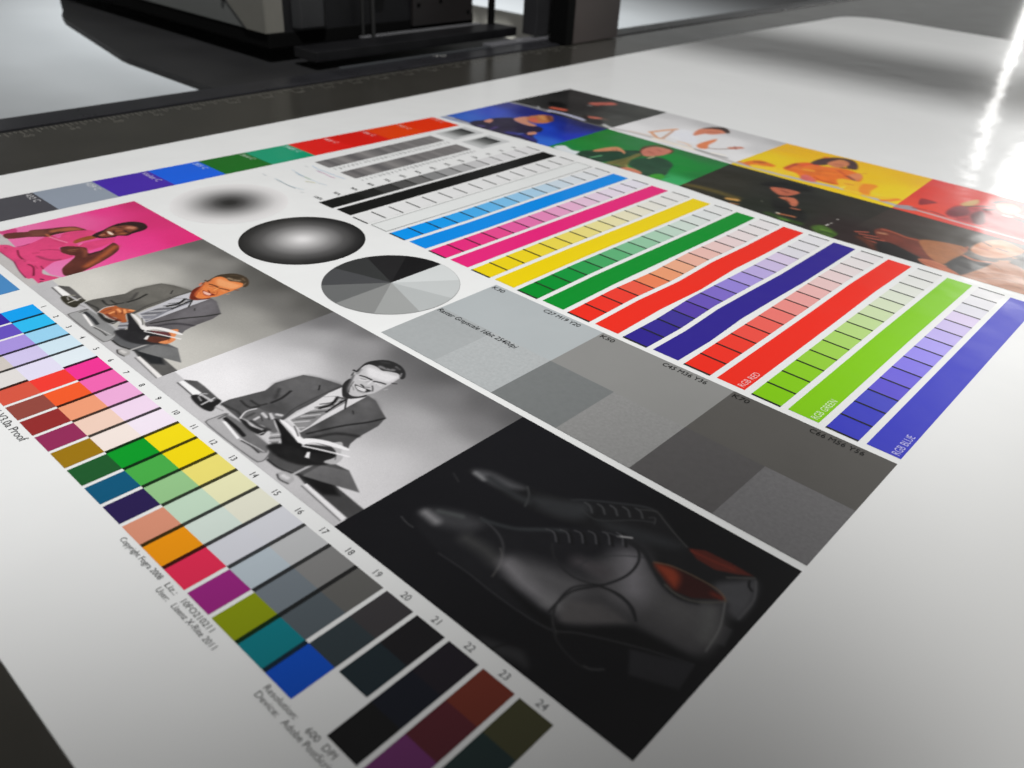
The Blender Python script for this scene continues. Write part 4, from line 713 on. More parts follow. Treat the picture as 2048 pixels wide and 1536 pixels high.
   (1,(194,128,88),0,2.1,[-633.4,955.2,-621.9,1009.8,-607.7,1023.0,-579.0,1007.1,-567.4,988.8,-585.3,998.9,-599.3,989.1,-619.4,952.5]),
   (2,(120,75,50),0.9,1.4,[-610.6,997.8,-594.9,986.4]),
   (2,(120,75,50),0.9,1.4,[-604.5,1005.7,-589.5,993.4]),
   (2,(96,56,40),4,2.9,[-551.0,1032.8,-566.9,1065.5,-566.9,1092.8,-549.3,1119.1,-513.3,1108.4,-502.6,1080.0]),
   (1,(192,112,92),0,2.9,[-554.7,1038.7,-563.9,1074.8,-551.6,1105.0,-516.3,1107.7,-506.5,1092.8,-502.5,1059.3,-512.8,1030.7,-529.1,1014.7]),
   (2,(160,80,66),2.5,2.9,[-542.7,1054.2,-528.9,1051.0]),
   (2,(160,84,70),2.2,2.9,[-536.8,1083.1,-524.3,1078.1]),
   (2,(110,60,50),1.4,2.1,[-532.8,1010.0,-518.2,1018.6]),
   (2,(190,170,130),2.8,2.8,[-512.0,1006.4,-510.9,1028.0]),
   (1,(202,118,88),0,2.6,[-509.6,889.3,-498.0,913.2,-464.0,908.6,-455.2,892.9,-477.9,882.1,-497.3,875.6]),
   (1,(55,152,42),0,2.5,[-437.6,907.8,-426.6,932.4,-407.9,918.8,-405.7,888.8,-423.2,880.6]),
   (2,(30,90,40),1.1,1.6,[-406.9,915.7,-404.8,931.5]),
  ]),
 ('portrait_photo', 'printed photo of a hatted face above green leaves on a near-black background', [(-364.4, 1127.3), (12.5, 1131.7), (-0.1, 866.8), (-354.9, 894.0)], 1.4, (215, 217, 215),
  [(-351.1,1118.3,38,38,30),(-329.7,982.9,42,41,32),(-144.9,911.6,34,38,30),(-132.3,1121.2,42,44,37),(-30.8,1096.3,44,42,37),(9.5,926.0,42,34,32),(-162.1,1084.4,30,31,27)],
  [
   (2,(158,160,160),4.6,2.8,[-355.7,884.1,-309.0,882.6,-259.7,874.3,-228.8,878.8,-147.2,873.2,-98.0,863.6,12.9,867.2]),
   (2,(92,80,36),8.8,11.5,[-355.9,912.5,-318.4,922.1,-282.7,925.2,-235.3,923.6]),
   (2,(52,42,24),2.3,3,[-353.1,900.0,-300.5,893.0,-271.5,894.0]),
   (2,(196,146,72),6.6,4.4,[-243.3,906.0,-226.8,912.7]),
   (2,(160,100,54),2.9,2.9,[-236.2,879.2,-212.6,891.9]),
   (1,(22,22,20),0,5.6,[-246.5,1059.5,-212.4,1113.0,-151.9,1107.6,-164.9,1070.6,-219.3,1045.1]),
   (1,(24,25,22),0,8.5,[-180.8,980.6,-103.0,962.2,-77.5,905.0,-135.1,914.4]),
   (1,(176,90,62),0,3.1,[-220.7,1045.5,-199.8,1063.9,-165.0,1068.4,-160.0,1051.0,-170.8,1020.7,-190.8,1018.2]),
   (2,(120,55,38),2.3,3.1,[-193.2,1046.0,-177.9,1044.2]),
   (2,(90,42,30),1.9,2.3,[-183.1,1012.5,-172.2,1018.9]),
   (1,(182,98,68),0,2.6,[-178.5,1001.2,-155.1,1022.0,-135.9,1006.5,-126.8,979.6,-135.6,973.5,-154.6,993.2]),
   (2,(120,60,40),1.9,2.2,[-160.6,1000.5,-144.4,986.5]),
   (2,(168,90,62),3.6,2.9,[-127.6,959.9,-113.5,963.2]),
   (2,(172,98,58),3.8,2.8,[-129.4,907.8,-116.1,912.3,-99.9,916.1]),
   (2,(44,70,26),6.9,7.6,[-146.0,892.3,-111.5,890.0,-76.4,889.5]),
   (2,(190,190,170),2.8,2.1,[-135.0,910.0,-130.9,910.6]),
   (2,(78,125,40),4.1,4.1,[-115.6,885.1,-99.2,887.5]),
   (1,(66,98,34),0,5.9,[-52.5,893.0,-38.7,917.7,1.6,892.7,0.3,863.8,-30.6,868.8]),
   (2,(96,140,46),2.6,3.3,[-31.7,893.3,-16.1,895.6]),
   (2,(40,70,24),1.3,1.9,[-26.1,867.8,-24.2,886.0,-1.5,881.2]),
   (2,(215,215,205),1.9,1.4,[-36.5,922.1,-35.1,930.5]),
   (2,(190,190,180),1.4,1.4,[-34.8,939.2,-34.0,944.4]),
   (2,(200,200,190),1.7,1.4,[-35.3,971.1,-34.4,973.9]),
   (2,(110,115,100),1.5,1.8,[-189.7,948.5,-187.3,948.5]),
  ]),
 ('portrait_photo', 'printed photo of a bearded man in a tan jacket on a dark brown background', [(12.5, 1131.7), (366.0, 1128.0), (366.0, 880.0), (-0.1, 866.8)], 1.3, (222, 222, 222),
  [(-57.4,1056.5,46,44,38),(33.9,1086.4,58,50,46),(157.6,1084.8,60,54,48),(21.5,896.0,46,36,35),(276.2,1089.0,70,62,54)],
  [
   (1,(112,50,38),0,2.2,[39.0,972.6,45.9,995.2,60.6,998.3,90.3,984.2,118.4,991.3,139.6,955.1,179.6,914.0,176.5,895.4,145.9,905.5,106.0,915.8,77.5,928.3,59.0,940.3]),
   (2,(186,88,58),2.6,3.5,[47.8,990.3,70.1,991.8,96.9,985.1,116.0,988.5]),
   (2,(185,130,95),4.3,5.8,[51.9,966.7,61.0,970.4]),
   (2,(186,86,64),2.5,1.7,[16.9,935.7,34.9,952.1]),
   (2,(186,86,64),2.4,1.7,[27.2,930.3,56.9,941.2]),
   (2,(186,86,64),2.4,1.7,[40.4,921.8,74.5,931.5]),
   (2,(186,86,64),2.4,1.7,[50.5,909.9,67.7,910.1]),
   (2,(92,46,32),6.9,7.7,[35.5,912.6,58.4,899.2,81.9,874.7]),
   (1,(34,32,32),0,5.3,[70.0,912.8,86.3,932.0,145.9,905.5,152.8,895.1,185.6,873.6,167.1,863.9,121.2,858.5,87.6,868.8]),
   (1,(164,100,58),0,2.2,[119.6,992.7,151.8,1015.7,193.9,1022.0,201.5,982.7,192.2,904.6,163.4,919.6,138.4,953.7]),
   (1,(172,112,78),0,2,[228.6,877.4,239.7,924.3,251.9,985.8,272.5,1021.7,308.7,998.0,360.0,849.5,318.4,852.1,260.9,854.2,218.3,848.9,202.0,852.5]),
   (2,(128,80,54),0.7,1.2,[230.1,882.0,267.1,932.9,313.0,951.8]),
   (2,(128,80,54),0.7,1.2,[253.6,878.3,285.4,920.2,321.7,918.1]),
   (2,(128,80,54),0.7,1.2,[284.9,870.9,305.5,899.7,334.7,896.0]),
   (2,(128,80,54),0.8,1.3,[253.2,981.3,273.5,963.2]),
   (1,(44,42,42),0,2.1,[194.1,912.8,202.9,978.1,222.6,970.1,252.6,983.5,228.9,878.8,209.2,895.0]),
   (1,(186,102,68),0,1.8,[150.5,892.5,173.9,907.5,210.6,890.8,228.9,876.6,210.1,864.6,181.1,868.4]),
   (2,(120,60,42),0.9,1.3,[158.9,887.0,193.7,877.1]),
   (2,(200,118,80),1.8,1.6,[173.5,904.0,198.4,900.0]),
   (1,(70,60,52),0,2.9,[203.3,1076.4,211.3,1127.3,237.4,1151.1,273.0,1138.0,283.4,1097.3,251.5,1099.3,228.9,1099.7,214.4,1082.7]),
   (1,(196,126,84),0,2.5,[203.5,1017.0,201.5,1060.7,215.2,1102.6,234.6,1120.0,266.2,1103.3,278.6,1091.7,267.6,1039.6,245.6,1007.8,223.8,1002.4]),
   (2,(214,150,104),5.7,6.8,[221.7,1091.2,236.6,1095.3,256.9,1079.3]),
   (2,(70,52,40),2,1.7,[206.9,1080.6,225.0,1068.3]),
   (2,(84,60,46),2.5,2.2,[236.9,1065.8,254.8,1064.0]),
   (2,(176,84,62),2.5,2.8,[213.6,1041.8,226.0,1043.2]),
   (2,(84,58,44),3,3.2,[201.5,1008.1,219.4,991.0,239.7,996.0,254.9,1007.6,268.7,1035.8]),
   (2,(186,106,74),4,2.7,[205.4,977.8,225.6,970.5,250.8,984.5]),
   (2,(160,84,56),2.5,2.2,[188.8,1012.7,199.4,999.3,194.8,1029.6]),
   (2,(190,130,90),2.9,2.7,[258.6,1005.6,275.0,1012.5]),
   (2,(215,150,110),3,2.2,[272.2,1039.9,287.8,1048.8]),
   (1,(52,48,46),0,2.6,[272.6,1015.8,289.6,1072.7,308.7,998.0,289.1,1004.8]),
  ]),
 ('portrait_photo', 'printed photo of two dark-clothed men on a black background', [(-1070.1, 1404.4), (-728.2, 1412.1), (-725.7, 1135.7), (-1070.8, 1130.7)], 1.8, (205, 206, 205),
  [(-1059.0,1392.1,30,30,30),(-1020.1,1225.9,40,40,40),(-1063.4,1199.5,46,46,44),(-915.3,1254.3,26,26,26),(-808.2,1274.0,50,51,48),(-765.8,1380.8,56,57,53),(-740.2,1201.5,62,64,60),(-729.1,1391.5,48,49,46)],
  [
   (2,(140,140,146),5.9,4.9,[-1068.5,1131.4,-1012.7,1142.6,-930.7,1143.7]),
   (2,(80,80,82),3.4,4.9,[-1001.1,1158.9,-955.1,1157.6]),
   (2,(170,170,172),2.4,2.4,[-987.3,1161.6,-972.3,1149.8]),
   (2,(168,170,168),7.6,4.4,[-772.8,1164.4,-726.8,1148.9,-709.0,1159.1]),
   (2,(100,100,110),2.7,3.6,[-817.8,1139.5,-746.1,1136.9]),
   (2,(168,170,192),8,3.8,[-938.7,1153.2,-885.3,1159.7,-820.2,1153.8]),
   (1,(20,20,20),0,5,[-1003.0,1232.7,-977.1,1252.1,-936.0,1225.4,-932.6,1213.6,-965.8,1200.1,-986.1,1205.2]),
   (2,(190,82,60),10.2,5.8,[-951.8,1183.5,-918.5,1192.6]),
   (2,(184,88,72),14.8,8.2,[-912.1,1318.1,-881.9,1360.7]),
   (2,(140,60,50),2.5,4.1,[-893.3,1301.9,-894.4,1369.1]),
   (2,(190,94,74),8.4,4.7,[-836.4,1185.6,-804.6,1202.1]),
   (2,(120,85,70),2.3,3.7,[-804.6,1202.1,-783.2,1208.9]),
   (1,(34,34,36),0,4.6,[-816.2,1163.7,-792.0,1189.5,-760.5,1159.6,-791.5,1143.4]),
   (2,(130,130,128),4.5,4,[-908.4,1289.2,-902.8,1292.0]),
   (2,(18,18,18),7,4.7,[-846.2,1190.5,-819.0,1167.3]),
  ]),
 ('portrait_photo', 'printed photo of a woman in white raising her arm on a white background', [(-728.2, 1412.1), (-360.7, 1403.3), (-364.4, 1127.3), (-725.7, 1135.7)], 1.6, (205, 206, 205),
  [(-712.6,1390.4,178,178,178),(-707.7,1182.4,208,208,208),(-686.0,1307.8,194,194,194),(-567.0,1264.8,205,205,205),(-570.4,1415.7,170,170,170),(-470.3,1393.8,176,176,176),(-368.7,1411.2,164,164,164),(-362.6,1295.9,184,184,184),(-360.8,1195.9,206,206,206),(-464.8,1284.7,203,203,203),(-429.3,1132.6,203,203,203)],
  [
   (2,(172,170,168),7.8,3.7,[-714.8,1149.7,-648.3,1163.7,-558.4,1161.4,-474.9,1162.9,-340.9,1137.1]),
   (2,(214,205,192),9.1,4.6,[-597.4,1159.0,-539.5,1158.8,-483.3,1158.6]),
   (2,(196,180,168),3.8,4.8,[-680.2,1165.8,-607.6,1174.1]),
   (1,(206,208,214),0,5.8,[-609.6,1275.8,-577.7,1295.7,-511.9,1222.6,-527.5,1202.2,-588.4,1206.9]),
   (2,(205,140,98),5.2,3,[-639.9,1200.3,-628.2,1240.1,-612.6,1282.6]),
   (2,(200,140,100),4.3,2.9,[-635.7,1199.9,-597.9,1172.7,-585.0,1179.7]),
   (2,(180,138,112),3.4,2.9,[-587.5,1179.2,-598.7,1222.6,-610.7,1263.6]),
   (2,(212,176,146),2.8,2.8,[-545.4,1185.5,-527.3,1188.5,-503.0,1176.7]),
   (1,(198,114,82),0,3.5,[-551.4,1267.8,-571.4,1311.7,-572.3,1349.3,-550.1,1371.4,-515.7,1378.7,-509.4,1356.7,-526.1,1316.4,-542.4,1305.1]),
   (2,(150,70,50),2,3,[-547.7,1328.2,-523.2,1345.8]),
   (1,(52,38,33),0,3.5,[-572.9,1345.4,-564.9,1381.4,-539.3,1403.2,-510.6,1377.9,-506.8,1357.2,-534.6,1375.0,-559.3,1362.1]),
   (1,(204,114,70),0,2.8,[-498.4,1196.3,-502.5,1235.0,-497.3,1287.3,-487.2,1266.5,-480.7,1222.2,-465.5,1192.3,-480.0,1180.0]),
   (2,(116,94,84),2.3,2.3,[-466.2,1198.1,-444.8,1212.7,-427.2,1240.9]),
   (2,(180,98,72),7.3,3.7,[-430.6,1244.5,-416.8,1267.9]),
   (2,(120,55,45),1.4,1.8,[-431.9,1265.7,-417.2,1244.6]),
   (2,(108,106,104),2.6,2.6,[-483.1,1162.7,-446.5,1160.9,-394.3,1162.8]),
   (2,(220,208,190),2.6,2.6,[-438.9,1170.8,-408.5,1178.2]),
  ]),
 ('portrait_photo', 'printed photo of a dark-haired woman in an orange robe on a yellow background', [(-360.7, 1403.3), (-0.3, 1412.0), (12.5, 1131.7), (-364.4, 1127.3)], 1.5, (210, 210, 208),
  [(-341.8,1390.2,214,164,14),(-331.9,1212.0,214,184,20),(-185.6,1399.6,218,170,12),(-13.3,1396.1,214,168,16),(-21.6,1231.9,220,188,20),(-118.4,1299.1,218,176,16)],
  [
   (2,(166,163,164),7,3.3,[-366.8,1148.1,-296.3,1145.5,-198.7,1152.5,-109.0,1165.9,12.6,1153.9]),
   (1,(216,108,24),0,3.1,[-350.6,1162.5,-335.9,1209.4,-296.9,1206.1,-286.8,1191.7,-303.2,1158.5,-329.8,1149.2]),
   (2,(120,50,30),3.1,3.1,[-335.3,1188.4,-316.6,1203.4]),
   (2,(205,110,80),4.4,4.4,[-358.9,1158.2,-339.8,1157.5]),
   (1,(234,186,28),0,3.4,[-329.9,1163.9,-291.5,1185.7,-258.9,1192.9,-230.6,1187.1,-219.4,1172.0,-238.9,1153.3,-281.7,1152.1,-317.3,1145.5]),
   (2,(240,150,30),2.2,2.6,[-325.6,1175.6,-300.9,1173.7]),
   (1,(220,102,26),0,3.4,[-265.8,1196.3,-268.9,1254.3,-250.2,1290.9,-224.5,1285.8,-162.2,1315.6,-117.6,1288.5,-105.8,1235.0,-127.4,1186.1,-170.8,1176.1,-209.0,1173.6,-231.7,1189.3]),
   (2,(176,62,38),4.4,4.4,[-263.7,1205.0,-262.2,1256.6]),
   (2,(224,76,36),5.8,5.4,[-248.6,1255.2,-241.3,1283.2,-224.5,1285.8]),
   (2,(238,150,30),6.5,4.4,[-229.1,1230.8,-214.4,1237.3]),
   (2,(240,125,35),2.6,3.5,[-191.6,1242.2,-150.1,1270.9]),
   (2,(180,62,24),2.5,3.3,[-190.4,1197.0,-164.7,1183.8,-133.6,1189.4]),
   (2,(190,74,30),3.5,4.3,[-173.2,1289.5,-140.4,1259.7]),
   (1,(202,92,84),0,3.3,[-214.0,1178.8,-205.9,1198.3,-169.8,1166.2,-200.1,1155.3]),
   (1,(70,46,46),0,3.2,[-244.6,1295.5,-242.6,1352.7,-218.5,1391.8,-188.0,1399.1,-164.5,1375.0,-148.5,1332.9,-171.4,1331.0,-190.1,1374.3,-210.6,1374.1,-210.4,1316.3,-226.4,1289.7]),
   (2,(80,48,44),4,3.6,[-180.3,1317.1,-155.8,1329.8]),
   (2,(215,90,40),3.8,3.8,[-242.4,1363.6,-235.8,1372.1]),
   (1,(192,112,72),0,3.2,[-217.6,1326.3,-210.6,1374.1,-185.0,1374.3,-175.3,1346.0,-182.9,1311.4,-202.9,1310.9]),
   (2,(150,70,50),1.8,2.3,[-202.5,1332.8,-185.9,1341.3]),
   (1,(206,120,74),0,3,[-143.8,1273.0,-131.9,1308.1,-113.3,1282.3,-115.2,1245.7]),
   (2,(130,60,50),3.8,3.4,[-140.5,1265.5,-110.5,1240.3]),
   (2,(200,130,70),1.7,2.2,[-129.6,1308.6,-120.7,1322.2]),
   (1,(234,172,22),0,3.3,[-143.1,1210.8,-140.2,1237.0,-96.5,1246.6,-79.9,1223.4,-61.4,1162.2,-102.4,1161.4]),
   (1,(230,128,24),0,3.2,[-79.6,1181.2,-93.5,1239.3,-66.4,1253.2,-62.2,1202.7,-52.5,1168.1]),
   (2,(240,210,60),2.8,2.4,[-115.1,1169.0,-113.6,1187.0]),
   (2,(190,110,40),2.1,2.5,[-122.8,1208.2,-105.9,1212.9]),
   (2,(238,190,30),4.4,3.2,[-101.5,1164.6,-76.1,1169.9]),
   (2,(236,176,22),6.2,3.1,[-54.0,1166.2,-33.4,1176.3,-6.9,1193.7]),
   (2,(230,110,26),5.4,3.1,[-20.9,1161.7,-9.0,1176.2,0.4,1197.7]),
   (2,(240,200,40),2.8,2.4,[-52.0,1194.4,-34.4,1195.5]),
  ]),
 ('portrait_photo', 'printed photo of a figure in a red robe on a red background', [(-0.3, 1412.0), (366.0, 1402.0), (366.0, 1128.0), (12.5, 1131.7)], 1.4, (214, 214, 214),
  [(5.7,1412.9,204,52,52),(6.4,1286.6,206,52,42),(5.4,1193.7,214,66,42),(64.1,1324.1,206,58,48),(114.0,1385.6,206,60,52),(194.2,1386.2,208,60,56),(236.6,1178.7,200,58,56)],
  [
   (2,(176,166,168),3.9,1.8,[-2.0,1144.1,42.9,1159.3,144.9,1155.5,188.4,1155.8,266.9,1153.1]),
   (1,(150,140,146),0,1.9,[-0.1,1146.4,32.4,1176.8,54.4,1161.2,43.1,1147.6,5.8,1138.3]),
   (1,(140,24,34),0,2,[37.9,1214.6,32.2,1244.4,47.9,1248.9,62.9,1245.1,58.6,1226.0,45.7,1200.4]),
   (2,(90,20,28),2.5,2,[57.9,1235.8,63.7,1242.9]),
   (2,(140,28,34),2.6,2.4,[41.8,1169.9,60.4,1174.5,82.2,1177.0,107.1,1169.3]),
   (2,(225,120,120),1.2,1.2,[69.2,1176.1,73.7,1178.6]),
   (1,(166,34,44),0,2.3,[101.8,1189.1,98.2,1244.6,108.8,1269.8,127.5,1274.0,146.8,1297.4,169.0,1288.0,199.2,1271.4,238.1,1289.5,269.4,1166.1,212.9,1176.9,152.9,1170.5,129.3,1164.6]),
   (1,(112,26,38),0,4.7,[102.8,1190.2,99.6,1240.2,116.4,1266.7,136.7,1231.1,122.7,1185.1]),
   (1,(90,28,36),0,3.7,[139.9,1229.1,151.8,1267.2,176.3,1193.0,161.5,1175.3]),
   (2,(220,110,90),1.6,1.8,[114.7,1169.8,127.6,1173.9]),
   (2,(200,60,52),2.3,2.3,[129.6,1187.7,141.4,1207.6]),
   (2,(220,110,100),2,2.7,[176.2,1176.3,189.7,1198.0]),
   (1,(196,156,92),0,3.5,[103.1,1275.2,108.6,1313.5,120.5,1340.9,128.4,1312.4,120.2,1276.2]),
   (2,(44,40,38),2.7,2,[116.7,1270.1,139.2,1300.6,160.0,1319.7]),
   (2,(46,44,42),4.8,3.4,[151.4,1281.7,165.2,1301.5]),
   (2,(48,46,42),5.5,3.5,[153.0,1348.7,158.6,1371.4,180.4,1388.5,207.8,1383.9]),
   (1,(214,150,118),0,2.4,[156.7,1340.5,179.3,1368.1,204.0,1348.5,203.4,1302.7,178.6,1299.6]),
   (2,(238,196,184),4,2.4,[189.9,1277.7,204.3,1280.5]),
   (2,(220,200,190),5.9,2.8,[210.9,1303.0,228.9,1301.4]),
   (2,(70,56,54),6.9,5.6,[216.0,1274.3,231.8,1270.7]),
  ]),
]


def catmull(P, n=5, closed=True):
    P = np.array(P, float); k = len(P); o = []
    rng_ = range(k) if closed else range(k-1)
    for i in rng_:
        if closed: a, b, c, d = P[(i-1) % k], P[i], P[(i+1) % k], P[(i+2) % k]
        else: a, b, c, d = P[max(i-1, 0)], P[i], P[i+1], P[min(i+2, k-1)]
        for j in range(n):
            t = j/n; o.append(.5*((2*b) + (c-a)*t + (2*a-5*b+4*c-d)*t*t + (3*b-a-3*c+d)*t**3))
    if not closed: o.append(P[-1])
    return np.array(o)
def seg_dist(X, Y, P, closed):
    d = np.full(X.shape, 1e9); inside = np.zeros(X.shape, bool); k = len(P)
    for i in range(k if closed else k-1):
        ax, ay = P[i]; bx, by = P[(i+1) % k]; vx, vy = bx-ax, by-ay; l2 = vx*vx+vy*vy+1e-9
        t = np.clip(((X-ax)*vx+(Y-ay)*vy)/l2, 0, 1); d = np.minimum(d, (X-ax-t*vx)**2+(Y-ay-t*vy)**2)
        if closed and abs(vy) > 1e-9: inside ^= ((ay > Y) != (by > Y)) & (X < vx*(Y-ay)/vy+ax)
    return np.sqrt(d), inside
LUT = np.array([lin(i) for i in range(256)])
def lin_arr(c): return np.interp(c, np.arange(256), LUT)
SOFT = 1.3
RG = np.random.default_rng(5)
def smooth_noise(U, V, cells):
    n = RG.normal(0, 1, (cells+3, cells+3)); x = U*cells; y = V*cells; i = x.astype(int); j = y.astype(int); u = x-i; v = y-j
    u = u*u*(3-2*u); v = v*v*(3-2*v)
    return (n[j, i]*(1-u)+n[j, i+1]*u)*(1-v)+(n[j+1, i]*(1-u)+n[j+1, i+1]*u)*v
def paint(name, label, quad, res, white, ctrl, ops, parent):
    q = np.array(quad); w_ = (np.linalg.norm(q[1]-q[0])+np.linalg.norm(q[2]-q[3]))/2; h_ = (np.linalg.norm(q[3]-q[0])+np.linalg.norm(q[2]-q[1]))/2
    nx, ny = int(w_/res)+1, int(h_/res)+1
    U, V = np.meshgrid(np.linspace(0, 1, nx), np.linspace(0, 1, ny)); u, v = U[..., None], V[..., None]
    Pq = (q[0]*(1-u)+q[1]*u)*(1-v)+(q[3]*(1-u)+q[2]*u)*v
    X, Y = Pq[..., 0], Pq[..., 1]
    C = np.zeros(X.shape+(3,)); W = np.zeros(X.shape)
    for c in ctrl:
        d2 = ((X-c[0])**2+(Y-c[1])**2); k = 1/(d2+700.)**1.9; W += k; C += k[..., None]*np.array(c[2:5], float)
    C /= W[..., None]
    M_ = np.zeros(X.shape)
    for typ, col, hw, fe, fl_ in ops:
        P = np.array(fl_).reshape(-1, 2)
        if typ == 1: P = catmull(P, 4)
        if typ == 2 and len(P) > 2: P = catmull(P, 5, False)
        fe = max(fe, res*.6) * (1.35 if res >= 1.3 else SOFT); pad = hw+fe*1.5
        m = (X > P[:, 0].min()-pad) & (X < P[:, 0].max()+pad) & (Y > P[:, 1].min()-pad) & (Y < P[:, 1].max()+pad)
        if not m.any(): continue
        x, y = X[m], Y[m]
        d, ins = seg_dist(x, y, P, typ != 2)
        sd = (d-hw) if typ == 2 else np.where(ins, -d, d)
        t = np.clip(.5-sd/fe/1.6, 0, 1); a = t*t*(3-2*t)
        C[m] = C[m]*(1-a[:, None])+a[:, None]*np.array(col, float); M_[m] = np.maximum(M_[m], a)
    L_ = C.mean(-1, keepdims=True); C = np.where(M_[..., None] > 0, C+(L_-C)*.10*M_[..., None], C)
    for _ in range(1 if res < 1.3 else 2):
        Pd = np.pad(C, ((1, 1), (1, 1), (0, 0)), 'edge')
        C = (Pd[:-2, 1:-1]+Pd[2:, 1:-1]+Pd[1:-1, :-2]+Pd[1:-1, 2:]+2*Pd[1:-1, 1:-1])/6
    rg = np.random.default_rng(int(abs(q[0][0])*7+abs(q[0][1]))); C *= 1+rg.normal(0, .012, X.shape)[..., None]
    fold = .5*smooth_noise(U, V, 14)+.35*smooth_noise(U, V, 30)+.25*smooth_noise(U, V, 64)
    C *= 1+(fold*(.006+(.03 if name == 'shoe_photo' else .10)*M_*np.clip(1.35-C.mean(-1)/125, .08, 1)))[..., None]
    A = lin_arr(np.clip(C, 0, 255))/np.array([lin(c) for c in white])*.80-.004
    A = np.clip(A, .0022, .86)
    co = np.stack([X*S, Y*S, np.full(X.shape, Z1*S)], -1).reshape(-1, 3)
    me = bpy.data.meshes.new(name); nv = nx*ny; me.vertices.add(nv); me.vertices.foreach_set('co', co.astype(np.float32).ravel())
    i = (np.arange(ny-1)[:, None]*nx+np.arange(nx-1)[None, :]).ravel(); F = np.stack([i, i+nx, i+nx+1, i+1], 1)
    nf = len(F); me.loops.add(nf*4); me.loops.foreach_set('vertex_index', F.astype(np.int32).ravel())
    me.polygons.add(nf); me.polygons.foreach_set('loop_start', np.arange(nf, dtype=np.int32)*4)
    me.update(calc_edges=True)
    at = me.color_attributes.new('print', 'FLOAT_COLOR', 'POINT'); at.data.foreach_set('color', np.concatenate([A.reshape(-1, 3), np.ones((nv, 1))], 1).astype(np.float32).ravel())
    me.materials.append(PAINTED)
    o = bpy.data.objects.new(name, me); COL.objects.link(o); o.parent = parent; o['label'] = label
    return o
for nm, lb, qd, rs, wh, ct, op in PICS: paint(nm, lb, qd, rs, wh, ct, op, board)

# ---- solid colour bars and stepped tint strips
WL = (229, 232, 231)
BARS = [(-699, 'black', (29, 30, 29)), (-597, None, None), (-495.5, 'cyan blue', (3, 140, 230)), (-393.5, 'magenta', (228, 43, 124)), (-291.5, 'yellow', (232, 208, 22)),
        (-190.5, 'green', (8, 142, 48)), (-89, 'red', (232, 50, 36)), (13, 'violet blue', (52, 42, 142)), (115, 'bright red', (234, 50, 36)), (217.5, 'lime green', (130, 200, 24)), (319, 'blue', (62, 66, 190))]
TINT = [1, .97, .92, .82, .72, .60, .48, .37, .27, .18, .11, .06, .03, .015]
Y0, Y1, PT = 256.5, 848.5, 42.35
BW = 41.3
DK = (28, 30, 28)
def mixc(c, t, w_=(226, 228, 228)): return tuple(round(w_[i]+(c[i]-w_[i])*t) for i in range(3))
tickm = ink((40, 42, 38))
WOB = {2: [(256, 0), (406, 3), (600, 0)], 4: [(256, 0), (450, -2), (700, 0)], 5: [(256, 0), (394, -3.5), (557, -2), (700, 0)], 6: [(256, 0), (370, -3), (476, 2), (590, -3.5), (700, 0)],
       7: [(256, 0), (340, 1.5), (440, -4), (530, -2), (640, 1.5), (848, 0)], 8: [(256, 0), (450, -1), (540, -1.5), (690, -3.5), (848, 0)], 9: [(256, 0), (560, -1.5), (848, 0)]}
def wob(n, y):
    t = WOB.get(n); return float(np.interp(y, [a for a, b in t], [b*.85 for a, b in t])) if t else 0.0
def bar_quads(mb, x0, x1, y0, y1, n, m=0):
    k = max(1, int((y1-y0)/16)); ys = [y0+(y1-y0)*i/k for i in range(k+1)]
    for a, b in zip(ys, ys[1:]): mb.quad((x0+wob(n, a), a, 0), (x1+wob(n, a), a, 0), (x1+wob(n, b), b, 0), (x0+wob(n, b), b, 0), m)
for n, (bx, nm, c) in enumerate(BARS):
    if c:
        mb = MB(); bar_quads(mb, bx, bx+BW, Y0, Y1, n); b = mb.build('colour_bar', ink(c, WL), board, z=Z1); b['label'] = 'long solid %s bar' % nm
    else:
        mb = MB(); mb.rect(bx, Y0, bx+BW, Y1); b = mb.build('colour_bar', ink((222, 226, 225)), board, z=Z1); b['label'] = 'long white bar with a thin grey outline'
        mb = MB(); t = 1.0
        mb.rect(bx-t, Y0-t, bx+BW+t, Y0+.4); mb.rect(bx-t, Y1-.4, bx+BW+t, Y1+t); mb.rect(bx-t, Y0+.4, bx+.4, Y1-.4); mb.rect(bx+BW-.4, Y0+.4, bx+BW+t, Y1-.4)
        mb.build('outline', ink((120, 124, 122)), b, z=Z2)
    # tint strip to the left of the bar
    x0 = bx-50.5; x1 = x0+BW; cc = c if c else (226, 229, 228)
    if nm == 'cyan blue': cc = (12, 150, 238)
    mb = MB(); mats = []
    for k in range(14):
        y = Y0-1.5+k*PT
        tt = TINT[k]
        col_ = mixc(cc, tt) if c else (226, 229, 228)
        if nm == 'black': col_ = mixc((27, 28, 27), [1, .98, .94, .84, .72, .58, .46, .36, .27, .15, .06, .04, .02, .01][k])
        if nm == 'red' and 3 <= k <= 9: col_ = (col_[0], min(255, col_[1]+[10, 30, 34, 26, 14, 6, 2][k-3]), col_[2])
        if nm == 'magenta' and k > 3: col_ = (col_[0], col_[1], min(235, col_[2]+8))
        if nm in ('violet blue', 'blue') and 3 <= k <= 10: col_ = (col_[0]+4, max(0, col_[1]-8), min(240, col_[2]+[10, 16, 22, 24, 22, 16, 10, 6][k-3]))
        mats.append(ink(col_, WL)); bar_quads(mb, x0, x1, y, y+PT+(.6 if k < 13 else 0), n, k)
    st = mb.build('tint_strip', mats, board, z=Z1); st['label'] = '%s strip stepping down to white, crossed by short ticks' % (nm or 'white')
    mb = MB()
    for k in range(15):
        y = Y0-1.5+k*PT; mb.rect(x0+wob(n, y), y-1.7, x1+wob(n, y), y+1.7)
    mb.build('tick_marks', tickm, st, z=Z2)
